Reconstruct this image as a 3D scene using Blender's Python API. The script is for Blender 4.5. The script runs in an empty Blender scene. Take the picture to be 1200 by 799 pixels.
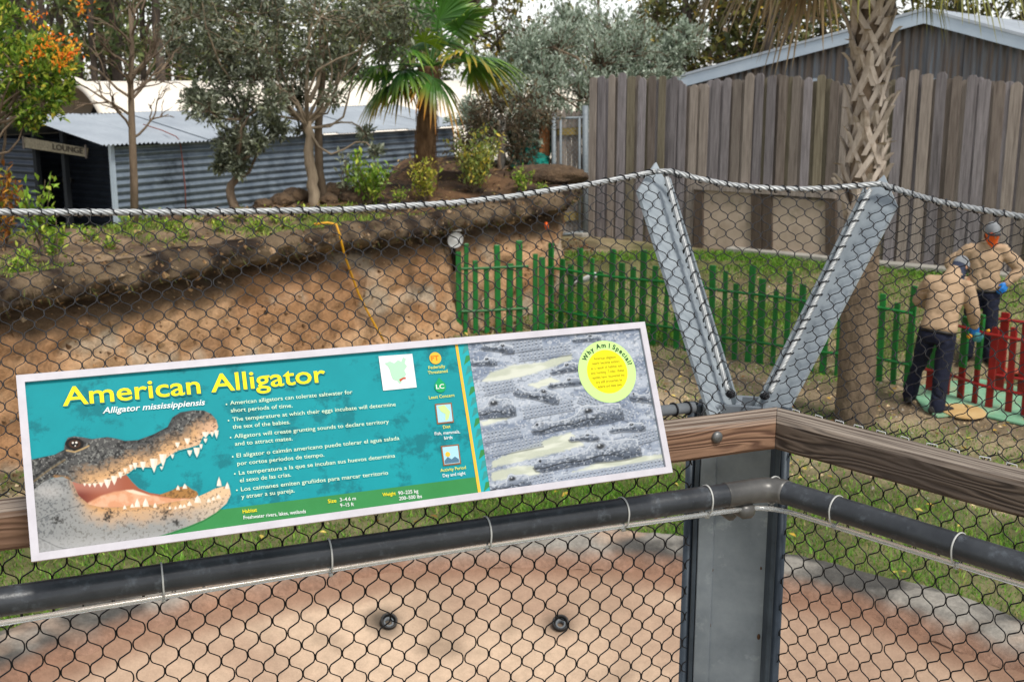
import bpy, bmesh, math, random
import numpy as np
from mathutils import Vector, Matrix

random.seed(7); RNG = np.random.default_rng(11)
sc = bpy.context.scene
COL = sc.collection
R = math.radians

# ------------------------------------------------------------------ camera, sky, sun, exposure
F, CX, CY, HY = 1390.0, 600.0, 399.5, 92.0        # focal length and horizon measured in the photo's 1200 px frame
PITCH = math.atan((CY - HY) / F); CH = 3.5        # eye level above the enclosure floor
cam = bpy.data.cameras.new('camera'); camo = bpy.data.objects.new('camera', cam); COL.objects.link(camo)
cam.sensor_fit = 'HORIZONTAL'; cam.sensor_width = 36; cam.lens = F / 1200 * 36
cam.clip_start = 0.05; cam.clip_end = 2000
camo.location = (0, 0, CH); camo.rotation_euler = (math.pi / 2 - PITCH, 0, 0)
cam.dof.use_dof = True; cam.dof.focus_distance = 2.15; cam.dof.aperture_fstop = 13.0
sc.camera = camo

SUN_EL, SUN_AZ = R(56), R(148)                     # azimuth from +Y towards +X: high, to the right of the viewer
w = bpy.data.worlds.new('World'); sc.world = w; w.use_nodes = True
nt = w.node_tree; nt.nodes.clear()
sky = nt.nodes.new('ShaderNodeTexSky'); sky.sky_type = 'NISHITA'; sky.sun_disc = False
sky.sun_elevation = SUN_EL; sky.sun_rotation = SUN_AZ; sky.dust_density = 0.6; sky.air_density = 1.0
hs = nt.nodes.new('ShaderNodeHueSaturation'); hs.inputs['Saturation'].default_value = 0.22; hs.inputs['Value'].default_value = 1.0
bg = nt.nodes.new('ShaderNodeBackground'); bg.inputs['Strength'].default_value = 0.15
wo = nt.nodes.new('ShaderNodeOutputWorld')
nt.links.new(sky.outputs[0], hs.inputs['Color']); nt.links.new(hs.outputs[0], bg.inputs['Color']); nt.links.new(bg.outputs[0], wo.inputs[0])
sl = bpy.data.lights.new('sun', 'SUN'); sl.energy = 2.3; sl.angle = R(12); sl.color = (1.0, 0.95, 0.87)
so = bpy.data.objects.new('sun', sl); COL.objects.link(so)
sd = Vector((math.sin(SUN_AZ) * math.cos(SUN_EL), math.cos(SUN_AZ) * math.cos(SUN_EL), math.sin(SUN_EL)))
so.rotation_euler = sd.to_track_quat('Z', 'Y').to_euler(); so.location = (10, 10, 30)
vs = sc.view_settings; vs.view_transform = 'Standard'; vs.look = 'None'; vs.exposure = 0.38; vs.gamma = 1; vs.use_curve_mapping = False

# ------------------------------------------------------------------ photo pixel -> direction
_c, _s = math.cos(PITCH), math.sin(PITCH)
FW = np.array([0, _c, -_s]); UP = np.array([0, _s, _c]); RT = np.array([1.0, 0, 0]); O = np.array([0, 0, CH])
def ray(px, py): return RT * (px - CX) / F + UP * (CY - py) / F + FW
def atz(px, py, z): d = ray(px, py); return O + d * ((z - CH) / d[2])
def aty(px, py, y): d = ray(px, py); return O + d * (y / d[1])
def atplane(px, py, p, n): d = ray(px, py); return O + d * (np.dot(np.asarray(p) - O, n) / np.dot(d, n))

# ------------------------------------------------------------------ noise
def _h(i, j, k):
    n = (i * 374761393 + j * 668265263 + k * 2147483647 * 13) & 0xffffffff
    n = ((n ^ (n >> 13)) * 1274126177) & 0xffffffff
    return ((n ^ (n >> 16)) & 0xffff) / 65535.0
def vn(x, y=0.0, z=0.0):
    x, y, z = np.broadcast_arrays(np.asarray(x, float), np.asarray(y, float), np.asarray(z, float))
    i, j, k = np.floor(x).astype(np.int64), np.floor(y).astype(np.int64), np.floor(z).astype(np.int64)
    f, g, h = x - i, y - j, z - k
    f, g, h = f*f*(3-2*f), g*g*(3-2*g), h*h*(3-2*h)
    r = 0
    for a in (0, 1):
        for b in (0, 1):
            for c in (0, 1):
                r = r + _h(i+a, j+b, k+c) * (f if a else 1-f) * (g if b else 1-g) * (h if c else 1-h)
    return r * 2 - 1
def fbm(x, y=0.0, z=0.0, o=4):
    r = 0; a = 1.0; t = 0
    x, y, z = np.asarray(x, float), np.asarray(y, float), np.asarray(z, float)
    for q in range(o):
        r = r + a * vn(x + 17.3*q, y + 5.1*q, z); t += a; a *= .5; x = x*2.03; y = y*2.03; z = z*2.03
    return r / t
def sstep(a, b, x): t = np.clip((x - a) / (b - a), 0, 1); return t*t*(3-2*t)

# ------------------------------------------------------------------ materials
def C(h):
    h = h.lstrip('#'); o = []
    for k in (0, 2, 4):
        v = int(h[k:k+2], 16) / 255; o.append(v/12.92 if v <= .04045 else ((v+.055)/1.055)**2.4)
    return tuple(o)
MATS = {}
def mat(name, c1, c2=None, scale=6, rough=.7, metal=0, bump=0, bscale=40, rnd=0, attr=None, transl=0, spec=.4,
        stretch=(1, 1, 1), c3=None, s3=1.5, r3=(.5, .65), coat=0, ramp=(.3, .7), alpha=1, trans=0, bdist=.01):
    m = bpy.data.materials.new(name); m.use_nodes = True; MATS[name] = m
    n = m.node_tree.nodes; L = m.node_tree.links.new; n.clear()
    out = n.new('ShaderNodeOutputMaterial'); p = n.new('ShaderNodeBsdfPrincipled')
    p.inputs['Roughness'].default_value = rough; p.inputs['Metallic'].default_value = metal
    p.inputs['Specular IOR Level'].default_value = spec; p.inputs['Coat Weight'].default_value = coat
    p.inputs['Alpha'].default_value = alpha; p.inputs['Transmission Weight'].default_value = trans
    tc = n.new('ShaderNodeTexCoord'); mp = n.new('ShaderNodeMapping'); mp.inputs['Scale'].default_value = stretch
    L(tc.outputs['Object'], mp.inputs['Vector'])
    oi = n.new('ShaderNodeObjectInfo')
    if rnd:
        ad = n.new('ShaderNodeVectorMath'); ad.operation = 'ADD'
        sc_ = n.new('ShaderNodeVectorMath'); sc_.operation = 'SCALE'; sc_.inputs[3].default_value = 37.0
        cb = n.new('ShaderNodeCombineXYZ'); L(oi.outputs['Random'], cb.inputs[0]); L(oi.outputs['Random'], cb.inputs[1])
        L(cb.outputs[0], sc_.inputs[0]); L(mp.outputs[0], ad.inputs[0]); L(sc_.outputs[0], ad.inputs[1]); vec = ad.outputs[0]
    else: vec = mp.outputs[0]
    if attr:
        a = n.new('ShaderNodeAttribute'); a.attribute_name = attr; colr = a.outputs['Color']
    elif c2 is None:
        rgb = n.new('ShaderNodeRGB'); rgb.outputs[0].default_value = (*c1, 1); colr = rgb.outputs[0]
    else:
        nz = n.new('ShaderNodeTexNoise'); nz.inputs['Scale'].default_value = scale; nz.inputs['Detail'].default_value = 7
        nz.inputs['Roughness'].default_value = .65; L(vec, nz.inputs['Vector'])
        rp = n.new('ShaderNodeValToRGB'); rp.color_ramp.elements[0].position = ramp[0]; rp.color_ramp.elements[1].position = ramp[1]
        rp.color_ramp.elements[0].color = (*c1, 1); rp.color_ramp.elements[1].color = (*c2, 1)
        L(nz.outputs['Fac'], rp.inputs[0]); colr = rp.outputs[0]
    if c3 is not None:
        n3 = n.new('ShaderNodeTexNoise'); n3.inputs['Scale'].default_value = s3; n3.inputs['Detail'].default_value = 8
        n3.inputs['Roughness'].default_value = .7; L(vec, n3.inputs['Vector'])
        r3n = n.new('ShaderNodeMapRange'); r3n.inputs['From Min'].default_value = r3[0]; r3n.inputs['From Max'].default_value = r3[1]
        L(n3.outputs['Fac'], r3n.inputs[0])
        mx = n.new('ShaderNodeMix'); mx.data_type = 'RGBA'; L(r3n.outputs[0], mx.inputs[0]); L(colr, mx.inputs[6]); mx.inputs[7].default_value = (*c3, 1)
        colr = mx.outputs[2]
    if rnd:
        hv = n.new('ShaderNodeHueSaturation'); mr = n.new('ShaderNodeMapRange'); mr.inputs['To Min'].default_value = 1-rnd; mr.inputs['To Max'].default_value = 1+rnd
        L(oi.outputs['Random'], mr.inputs[0]); L(mr.outputs[0], hv.inputs['Value']); L(colr, hv.inputs['Color']); colr = hv.outputs[0]
    L(colr, p.inputs['Base Color'])
    if bump:
        b = n.new('ShaderNodeBump'); b.inputs['Strength'].default_value = bump; b.inputs['Distance'].default_value = bdist
        bz = n.new('ShaderNodeTexNoise'); bz.inputs['Scale'].default_value = bscale; bz.inputs['Detail'].default_value = 6
        L(vec, bz.inputs['Vector']); L(bz.outputs['Fac'], b.inputs['Height']); L(b.outputs[0], p.inputs['Normal'])
    if transl:
        t = n.new('ShaderNodeBsdfTranslucent'); L(colr, t.inputs['Color']); ms = n.new('ShaderNodeMixShader'); ms.inputs[0].default_value = transl
        L(p.outputs[0], ms.inputs[1]); L(t.outputs[0], ms.inputs[2]); L(ms.outputs[0], out.inputs[0])
    else: L(p.outputs[0], out.inputs[0])
    return m

# ------------------------------------------------------------------ mesh building
class MB:
    def __init__(s): s.v = []; s.f = []; s.n = 0; s.col = []
    def add(s, v, f, col=None):
        v = np.asarray(v, float).reshape(-1, 3); s.v.append(v)
        if isinstance(f, np.ndarray): s.f.extend((f + s.n).tolist())
        else: s.f.extend([[i + s.n for i in q] for q in f])
        s.n += len(v)
        if col is not None:
            col = np.asarray(col, float)
            s.col.append(np.broadcast_to(col, (len(v), 3)) if col.ndim == 1 else col)
        return s
    def box(s, c, sz, M=None, bev=0):
        x, y, z = np.asarray(sz, float) / 2
        if bev:
            b = min(bev, x*.9, y*.9, z*.9)
            vs_ = []
            for sx in (-1, 1):
                for sy in (-1, 1):
                    for szz in (-1, 1):
                        vs_ += [(sx*x, sy*(y-b), szz*(z-b)), (sx*(x-b), sy*y, szz*(z-b)), (sx*(x-b), sy*(y-b), szz*z)]
            bm = bmesh.new()
            for q in vs_: bm.verts.new(q)
            r = bmesh.ops.convex_hull(bm, input=bm.verts)
            bm.verts.index_update(); v = np.array([q.co[:] for q in bm.verts]); f = [[q.index for q in p.verts] for p in bm.faces]; bm.free()
        else:
            v = np.array([(a, b, d) for a in (-x, x) for b in (-y, y) for d in (-z, z)])
            f = [[0, 1, 3, 2], [4, 6, 7, 5], [0, 4, 5, 1], [2, 3, 7, 6], [0, 2, 6, 4], [1, 5, 7, 3]]
        if M is not None: v = v @ np.asarray(M, float).T
        return s.add(v + np.asarray(c, float), f)
    def tube(s, pts, r, n=8, cap=True, col=None, flat=1.0):
        p = np.asarray(pts, float); k = len(p); r = np.broadcast_to(np.asarray(r, float), (k,))
        t = np.gradient(p, axis=0); t /= np.linalg.norm(t, axis=1)[:, None] + 1e-12
        a = np.array([0, 0, 1.0]) if abs(t[0][2]) < .9 else np.array([1.0, 0, 0])
        u = np.zeros_like(p); x = np.cross(t[0], a); x /= np.linalg.norm(x)
        for i in range(k):
            x = x - t[i] * (x @ t[i]); x /= np.linalg.norm(x) + 1e-12; u[i] = x
        w_ = np.cross(t, u); th = np.arange(n) * 2 * math.pi / n
        v = p[:, None] + r[:, None, None] * (np.cos(th)[None, :, None] * u[:, None] + flat * np.sin(th)[None, :, None] * w_[:, None])
        f = []
        for i in range(k-1):
            for j in range(n): f.append([i*n+j, i*n+(j+1) % n, (i+1)*n+(j+1) % n, (i+1)*n+j])
        if cap: f.append(list(range(n))[::-1]); f.append(list(range((k-1)*n, k*n)))
        return s.add(v.reshape(-1, 3), f, col)
    def poly(s, p, th=None, n=None):
        p = np.asarray(p, float); k = len(p)
        if th is None: return s.add(p, [list(range(k))])
        q = p + np.asarray(n, float) * th
        f = [list(range(k)), list(range(k, 2*k))[::-1]] + [[i, (i+1) % k, k+(i+1) % k, k+i][::-1] for i in range(k)]
        return s.add(np.vstack([p, q]), f)
    def grid(s, P, col=None, wrap=False):
        P = np.asarray(P, float); a, b = P.shape[:2]; i, j = np.meshgrid(np.arange(a-1), np.arange(b if wrap else b-1), indexing='ij')
        j2 = (j+1) % b
        f = np.stack([i*b+j, (i+1)*b+j, (i+1)*b+j2, i*b+j2], -1).reshape(-1, 4)
        return s.add(P.reshape(-1, 3), f, None if col is None else np.asarray(col).reshape(-1, 3))
    def ball(s, c, r, n=12, m=8, M=None):
        th = np.linspace(0, math.pi, m); ph = np.arange(n) * 2*math.pi/n
        P = np.stack([np.sin(th)[:, None]*np.cos(ph), np.sin(th)[:, None]*np.sin(ph), np.cos(th)[:, None]*np.ones(n)], -1) * np.asarray(r, float)
        if M is not None: P = P @ np.asarray(M, float).T
        return s.grid(P + np.asarray(c, float), wrap=True)
    def mesh(s, name, smooth=False):
        me = bpy.data.meshes.new(name); v = np.vstack(s.v) if s.v else np.zeros((0, 3))
        me.from_pydata(v.tolist(), [], s.f); 
        if s.col:
            ca = me.color_attributes.new('Col', 'FLOAT_COLOR', 'POINT'); cc = np.ones((len(v), 4)); cc[:, :3] = np.vstack(s.col); ca.data.foreach_set('color', cc.ravel())
        if smooth: me.polygons.foreach_set('use_smooth', [True]*len(me.polygons))
        me.update(); return me

ORG = {}
def thing(name, label, cat, loc=(0, 0, 0), group=None, rotz=None):
    o = bpy.data.objects.new(name, None); COL.objects.link(o); o.empty_display_size = .1; o.location = tuple(loc)
    ORG[o.name] = np.asarray(loc, float) if rotz is None else np.zeros(3)
    if rotz is not None: o.rotation_euler = (0, 0, rotz)
    o['label'] = label; o['category'] = cat
    if group: o['group'] = group
    return o
def tag(o, label, cat, group=None, kind=None):
    if label: o['label'] = label
    if cat: o['category'] = cat
    if group: o['group'] = group
    if kind: o['kind'] = kind
    return o
def obj(name, mb, m, parent=None, smooth=False, loc=None):
    """mesh object from world coordinates; children are stored relative to their parent"""
    org = ORG[parent.name] if parent is not None else (np.asarray(loc, float) if loc is not None else np.zeros(3))
    if isinstance(mb, MB):
        if org.any(): mb.v = [q - org for q in mb.v]
        me = mb.mesh(name, smooth)
    else: me = mb
    o = bpy.data.objects.new(name, me); COL.objects.link(o)
    if m is not None and not me.materials: me.materials.append(MATS[m] if isinstance(m, str) else m)
    if parent is not None: o.parent = parent
    elif loc is not None: o.location = tuple(loc)
    ORG[o.name] = org
    return o
def piece(name, me, parent, loc, rot=(0, 0, 0), scl=(1, 1, 1), m=None):
    """one more object on shared mesh data, world position given"""
    o = bpy.data.objects.new(name, me); COL.objects.link(o); o.parent = parent
    o.location = tuple(np.asarray(loc, float) - ORG[parent.name]); o.rotation_euler = rot; o.scale = scl
    if m is not None:
        o.material_slots[0].link = 'OBJECT'; o.material_slots[0].material = MATS[m]
    return o
def structure(name, mb, m, smooth=False, parent=None):
    o = obj(name, mb, m, parent, smooth)
    if parent is None: o['kind'] = 'structure'
    return o
def rotz(a): c, s_ = math.cos(a), math.sin(a); return np.array([[c, -s_, 0], [s_, c, 0], [0, 0, 1]])
def basis(x, y, z): return np.stack([x, y, z], 1)
def unit(v): v = np.asarray(v, float); return v / np.linalg.norm(v)

# ------------------------------------------------------------------ palette
mat('soil', C('#6b5440'), C('#a08668'), 3, .95, bump=.6, bscale=25, bdist=.03)
mat('terrace_soil', C('#4c3b2c'), C('#7d664c'), 4, .95, bump=.8, bscale=18, bdist=.04, c3=C('#5d6a2c'), s3=1.7, r3=(.52, .66))
mat('concrete', C('#6f6a62'), C('#b3aca0'), 5, .9, bump=.5, bscale=30, c3=C('#4a4944'), s3=3, r3=(.5, .7), bdist=.02)
mat('sill_concrete', C('#8b877f'), C('#a8a49b'), 5, .9, bump=.3)
mat('galv', C('#6f787e'), C('#8b9398'), 25, .6, .2, bump=.05, bscale=60)
mat('galv_plate', C('#858e95'), C('#a0a9af'), 14, .62, .15, bump=.04, bscale=60)
mat('post_steel', C('#747c84'), C('#939ba2'), 9, .5, .3, bump=.06, bscale=60, c3=C('#a3abb1'), s3=16, r3=(.58, .72))
mat('post_dark', C('#333b44'), C('#4c5660'), 12, .5, .3)
mat('rust', C('#3f2c1e'), C('#6b4a30'), 30, .9)
mat('rail_black', C('#26292d'), C('#44474b'), 7, .36, .1, bump=.08, bscale=90, stretch=(1, 1, 1), c3=C('#5f656b'), s3=30, r3=(.54, .74))
mat('rail_elbow', C('#3a3a39'), C('#6a6865'), 8, .35, .2)
mat('wire_black', C('#17171a'), C('#232327'), 30, .45, .3)
mat('cable', C('#8a8d8f'), C('#bcbebd'), 40, .45, .35)
mat('wire_white', C('#cfd0cf'), None, rough=.5)
mat('clear_tube', C('#f0f1ee'), None, rough=.12, trans=.8, spec=.5)
mat('zip_tie', C('#b9b9b5'), None, rough=.4)
mat('sign_white', C('#b8b4ba'), C('#c6c2c8'), 30, .35, coat=.1)
mat('leaf', (1, 1, 1), attr='Col', rough=.5, transl=.38, spec=.35)
mat('frond', (1, 1, 1), attr='Col', rough=.36, transl=.22, spec=.5)
mat('print', (1, 1, 1), attr='Col', rough=.5, spec=.15)
mat('bark', C('#4b3d31'), C('#86745f'), 9, .9, bump=.8, bscale=22, stretch=(1, 1, .25), bdist=.02)
mat('bark_pale', C('#6d5f4e'), C('#a2917a'), 8, .9, bump=.6, bscale=22, stretch=(1, 1, .25), bdist=.02)
mat('pine_bark', C('#332d29'), C('#655a50'), 3, .95, bump=.8, bscale=8, stretch=(1, 1, .3), bdist=.04)
mat('palm_fibre', C('#4a3524'), C('#8a6b4c'), 10, .95, bump=1, bscale=30, stretch=(1, 1, .35), bdist=.03)
mat('sabal_trunk', C('#4c4034'), C('#7d6b57'), 7, .95, bump=1, bscale=20, stretch=(1, 1, .5), c3=C('#46402f'), s3=2.5, r3=(.55, .7), bdist=.03)
mat('boot', C('#938679'), C('#c2b6a8'), 9, .85, rnd=.16, bump=.4, bscale=30, stretch=(1, 1, .3), c3=C('#6b5846'), s3=5, r3=(.55, .7))
mat('fence_wood', C('#71675f'), C('#a0958b'), 5, .9, rnd=.26, bump=.5, bscale=30, stretch=(9, 9, .45), c3=C('#5b514a'), s3=2.2, r3=(.52, .75))
mat('fence_wood_dark', C('#5a5049'), C('#83786f'), 5, .9, rnd=.22, bump=.5, bscale=30, stretch=(6, 6, .5))
mat('fence_wood_olive', C('#625a4a'), C('#8f8672'), 5, .9, rnd=.22, bump=.5, bscale=30, stretch=(9, 9, .45), c3=C('#4d4436'), s3=2.2, r3=(.5, .72))
mat('fence_wood_grey', C('#6b6566'), C('#9c9596'), 5, .9, rnd=.22, bump=.5, bscale=30, stretch=(9, 9, .45), c3=C('#55504f'), s3=2.2, r3=(.5, .72))
mat('stud_wood', C('#3f342b'), C('#64564a'), 5, .9, rnd=.15, bump=.5, bscale=30, stretch=(9, 9, .45))
mat('orange_wood', C('#8a5432'), C('#a97148'), 5, .85, stretch=(6, 6, .5))
mat('ochre_wood', C('#7d6a34'), C('#a08c52'), 5, .85, stretch=(.5, 6, 6))
mat('beige_panel', C('#a2907e'), C('#bba997'), 3, .85, c3=C('#6c6444'), s3=2, r3=(.55, .75), bump=.15)
mat('green_paint', C('#0b5a20'), C('#10702b'), 9, .42, rnd=.12, spec=.5)
mat('red_paint', C('#74120f'), C('#991c17'), 9, .5, rnd=.12)
mat('paint_worn', C('#c9b79a'), C('#8a3a2c'), 30, .8)
mat('green_mat', C('#659a79'), C('#8ab898'), 4, .9, c3=C('#98a07c'), s3=3, r3=(.52, .7))
mat('sand_pad', C('#b8935c'), C('#cfb07c'), 4, .9, bump=.2)
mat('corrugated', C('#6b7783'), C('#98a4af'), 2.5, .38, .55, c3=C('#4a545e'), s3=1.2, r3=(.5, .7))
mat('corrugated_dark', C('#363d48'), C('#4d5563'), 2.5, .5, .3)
mat('roof_metal', C('#a4acb4'), C('#bfc6cc'), 1.2, .5, .35)
mat('roof_blue', C('#aebdca'), C('#c3cfd9'), 1.2, .5, .3)
mat('cream_roof', C('#e3d8c6'), C('#efe7da'), .8, .6)
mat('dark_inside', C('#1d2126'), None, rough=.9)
mat('siding', C('#54575c'), C('#858c93'), 1.6, .55, .2, stretch=(5, 5, .25), c3=C('#74665a'), s3=2.2, r3=(.42, .6), rnd=.12)
mat('timber_left', C('#6a4a36'), C('#9a7256'), 4, .8, bump=.5, bscale=24, stretch=(.6, 9, 9), c3=C('#57402f'), s3=3, r3=(.55, .7), bdist=.004)
mat('steel_bolt', C('#5d5d5d'), C('#7d7d7b'), 20, .45, .7)
mat('belt', C('#17130f'), None, rough=.5)
mat('black_plastic', C('#141414'), None, rough=.5)
mat('grey_plastic', C('#5a5f63'), C('#7a7f83'), 10, .5)
mat('white_plastic', C('#dedede'), None, rough=.45)
mat('tarp', C('#0d6b60'), C('#218a7d'), 6, .45, bump=.6, bscale=8, bdist=.04)
mat('yellow_hose', C('#d39a1c'), None, rough=.5)
mat('red_cord', C('#8a4a3c'), None, rough=.6)
mat('orange_cloth', C('#d8541a'), C('#f06a24'), 14, .8)
mat('shirt', C('#a58b70'), C('#b59b80'), 7, .95, bump=.35, bscale=30, bdist=.01, spec=.12)
mat('trousers', C('#0d1122'), C('#161b30'), 7, .9, bump=.5, bscale=14, bdist=.02)
mat('navy_cloth', C('#22283a'), C('#333a4e'), 14, .9)
mat('cap_grey', C('#6f7276'), C('#8a8d90'), 14, .8)
mat('cap_dark', C('#1c1f22'), None, rough=.7)
mat('skin', C('#a9785a'), C('#b98868'), 14, .6)
mat('hair', C('#241c17'), None, rough=.7)
mat('shoe', C('#1a1816'), C('#2c2925'), 14, .7)
mat('glove_blue', C('#1464b4'), C('#2380cf'), 14, .4)
mat('tool_teal', C('#3c8790'), C('#5aa3a8'), 14, .45)
mat('tool_yellow', C('#d8961d'), None, rough=.5)
mat('red_plain', C('#a8503a'), None, rough=.6)
mat('sign_board', C('#6d6353'), C('#a39a83'), 25, .8)
mat('board_ink', C('#3b342b'), None, rough=.8)
mat('petal', C('#d2641b'), C('#e98a2c'), 14, .6)
mat('dark_earth', C('#33281e'), C('#6a5540'), 6, .95, bump=1, bscale=16, bdist=.06)
mat('hemp', C('#b59c70'), None, rough=.8)
def mat_attr(name, rough=.9, amod=.35, s1=9, s2=45, bump=.6, bscale=30, bdist=.03, spec=.3):
    """painted ground colours come from the mesh; two scales of grain and relief on top"""
    m = bpy.data.materials.new(name); m.use_nodes = True; MATS[name] = m
    n = m.node_tree.nodes; L = m.node_tree.links.new; p = n['Principled BSDF']; p.inputs['Roughness'].default_value = rough; p.inputs['Specular IOR Level'].default_value = spec
    tc = n.new('ShaderNodeTexCoord'); a = n.new('ShaderNodeAttribute'); a.attribute_name = 'Col'
    prev = a.outputs['Color']
    for s_, k in ((s1, amod), (s2, amod)):
        z = n.new('ShaderNodeTexNoise'); z.inputs['Scale'].default_value = s_; z.inputs['Detail'].default_value = 8; z.inputs['Roughness'].default_value = .7
        L(tc.outputs['Object'], z.inputs['Vector'])
        mr = n.new('ShaderNodeMapRange'); mr.inputs['From Min'].default_value = .25; mr.inputs['From Max'].default_value = .75; mr.inputs['To Min'].default_value = 1-k; mr.inputs['To Max'].default_value = 1+k
        L(z.outputs['Fac'], mr.inputs[0])
        vm = n.new('ShaderNodeVectorMath'); vm.operation = 'SCALE'; L(prev, vm.inputs[0]); L(mr.outputs[0], vm.inputs[3]); prev = vm.outputs[0]
    L(prev, p.inputs['Base Color'])
    z = n.new('ShaderNodeTexNoise'); z.inputs['Scale'].default_value = bscale; z.inputs['Detail'].default_value = 9; z.inputs['Roughness'].default_value = .7; L(tc.outputs['Object'], z.inputs['Vector'])
    b = n.new('ShaderNodeBump'); b.inputs['Strength'].default_value = bump; b.inputs['Distance'].default_value = bdist; L(z.outputs['Fac'], b.inputs['Height']); L(b.outputs[0], p.inputs['Normal'])
    return m
mat_attr('ground_mix'); mat_attr('cliff_mix', amod=.3, s1=6, s2=28, bump=.9, bscale=14, bdist=.06); mat_attr('pool_mix', amod=.17, s1=14, s2=85, bump=.25, bscale=60, bdist=.01)
mat_attr('rim_mix', amod=.3, s1=8, s2=40, bump=.7, bscale=30, bdist=.02)

def mixc(a, b, t): t = np.asarray(t)[..., None]; return np.asarray(a) * (1-t) + np.asarray(b) * t

# ------------------------------------------------------------------ plan of the enclosure
POOL = np.array([0.1, 4.65]); PR = 4.15
GF = np.array([atz(*q, 0)[:2] for q in [(640, 385), (775, 408), (879, 425), (953, 438), (1036, 450), (1063, 456)]])     # green fence foot line
WF0, WF1 = atz(690, 277, .7)[:2], atz(1200, 326, .7)[:2]                                                              # plank fence foot line
WFd = unit(WF1 - WF0); WF2 = WF1 + WFd * 2.2; WFn = np.array([WFd[1], -WFd[0]])                                        # WFn faces the viewer
if WFn[1] > 0: WFn = -WFn
def fence_y(x): return np.interp(x, [GF[0][0], GF[-1][0], 8.0], [GF[0][1], GF[-1][1], 9.5])
def wood_y(x): return WF0[1] + (x - WF0[0]) * WFd[1] / WFd[0]
def ground_z(x, y):
    x = np.asarray(x, float); y = np.asarray(y, float)
    g = fence_y(x) + .2; wd = np.maximum(wood_y(np.clip(x, -1, 12)), g + .5)
    z = .7 * sstep(0, 1, (y - g) / (wd - g - .2)) + .03 * fbm(x*.9, y*.9, 0, 3) * (1 - sstep(30, 60, y))
    z = np.where(y > 18.5, np.maximum(z, .7), z)
    return z
def grass_w(x, y):
    """where the turf is thick (0..1): ring round the pool, the bank behind the green fence, patches by the palm"""
    d = np.hypot(x - POOL[0], y - POOL[1]) - PR
    n = fbm(x*.8 + 3, y*.8, 0, 4); g = fence_y(x)
    ring = (1 - sstep(1.2, 2.6, d + .9*n)) * sstep(-.25, -.05, d)
    bank = sstep(-.2, .6, y - g) * (.62 + .75*n)
    path = np.exp(-((y - g + 1.2)/1.0)**2) * sstep(.5, 2.0, x)
    base = .38 + .8*n
    wgt = np.maximum(np.maximum(ring*(.85 + .5*n), bank), base) * (1 - .8*np.clip(path, 0, 1)*(x > 0))
    return np.clip(wgt, 0, 1)
xs = np.concatenate([[-400, -200, -100, -60, -35, -22, -15, -11], np.arange(-8, 9.01, .11), [11, 14, 20, 30, 60, 100, 200, 400]])
ys = np.concatenate([[-60, -20, -5], np.arange(0, 21.51, .11), [23, 25, 28, 32, 38, 46, 60, 90, 150, 300, 700]])
X, Y = np.meshgrid(xs, ys, indexing='ij'); Z = ground_z(X, Y)
rr = np.hypot(X - POOL[0], Y - POOL[1]); Z = np.where(rr < PR - .22, -1.2, Z)
gw = grass_w(X, Y); n1 = fbm(X*1.7, Y*1.7, 3, 5)
col = mixc(C('#6f5f4c'), C('#a89478'), sstep(-.3, .4, n1)); col = mixc(col, C('#4a5822'), gw*.86)
far = sstep(20, 26, Y); col = mixc(col, C('#5c4b38'), far)
structure('ground', MB().grid(np.stack([X, Y, Z], -1), col), 'ground_mix', True)

# pool: worn tan dish with a rough grey rim
th = np.linspace(0, 2*math.pi, 361)
def ring_pt(r, a, z):
    k = 1 + .012*fbm(np.cos(a)*2.2, np.sin(a)*2.2, 1.5, 3); return np.stack([POOL[0] + r*k*np.cos(a), POOL[1] + r*k*np.sin(a), z], -1)
def dish_z(r): return np.interp(r, [0, 1.6, 2.6, 3.1, 3.45, 3.58, 3.66], [-.62, -.58, -.42, -.27, -.13, -.05, .0])
rs = np.concatenate([np.linspace(.05, 2.4, 26), np.linspace(2.45, 3.68, 44)])
A_, R_ = np.meshgrid(th, rs, indexing='ij'); P = ring_pt(R_, A_, dish_z(R_)); P[..., 2] += .012*fbm(P[..., 0]*2, P[..., 1]*2, 0, 3)
n = fbm(P[..., 0]*1.1, P[..., 1]*1.1, 9, 5); n2 = fbm(P[..., 0]*4, P[..., 1]*4, 4, 4)
pc = mixc(C('#a08570'), C('#c0a78e'), sstep(-.35, .35, n)); pc = mixc(pc, C('#7d6a58'), sstep(.2, .6, n2 + .4*n)*.45)
pc = mixc(pc, C('#7c5b48'), sstep(3.38, 3.55, R_ + .12*n)*.8)
DR = []
for q in ((455, 730), (657, 732)):
    d = ray(*q); t = 6.0
    for _ in range(60):
        p = O + d*t; t += (p[2] - float(dish_z(np.hypot(p[0]-POOL[0], p[1]-POOL[1])))) / -d[2] * .9
    DR.append(O + d*t)
for k, p in enumerate(DR):
    dd = np.hypot(P[..., 0]-p[0], (P[..., 1]-p[1])*1.0); pc = mixc(pc, C('#2c2a26'), np.clip(1.25 - dd/.15 + .7*n2, 0, 1)*.9)
    pc = mixc(pc, C('#7a6c58'), np.clip(1 - np.hypot(P[..., 0]-p[0]-.25, P[..., 1]-p[1]-.15)/.4 + .6*n2, 0, 1)*.3)
structure('pool_basin', MB().grid(P, pc), 'pool_mix', True)
prof = [(3.57, -.06), (3.62, .0), (3.68, .045), (3.75, .07), (3.85, .085), (3.95, .085), (4.05, .075), (4.13, .05), (4.18, 0), (4.22, -.08)]
rs = np.interp(np.linspace(0, 9, 40), range(10), [q[0] for q in prof]); zs = np.interp(np.linspace(0, 9, 40), range(10), [q[1] for q in prof])
A_, R_ = np.meshgrid(np.linspace(0, 2*math.pi, 721), rs, indexing='ij'); Z_ = np.broadcast_to(zs, R_.shape)
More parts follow.
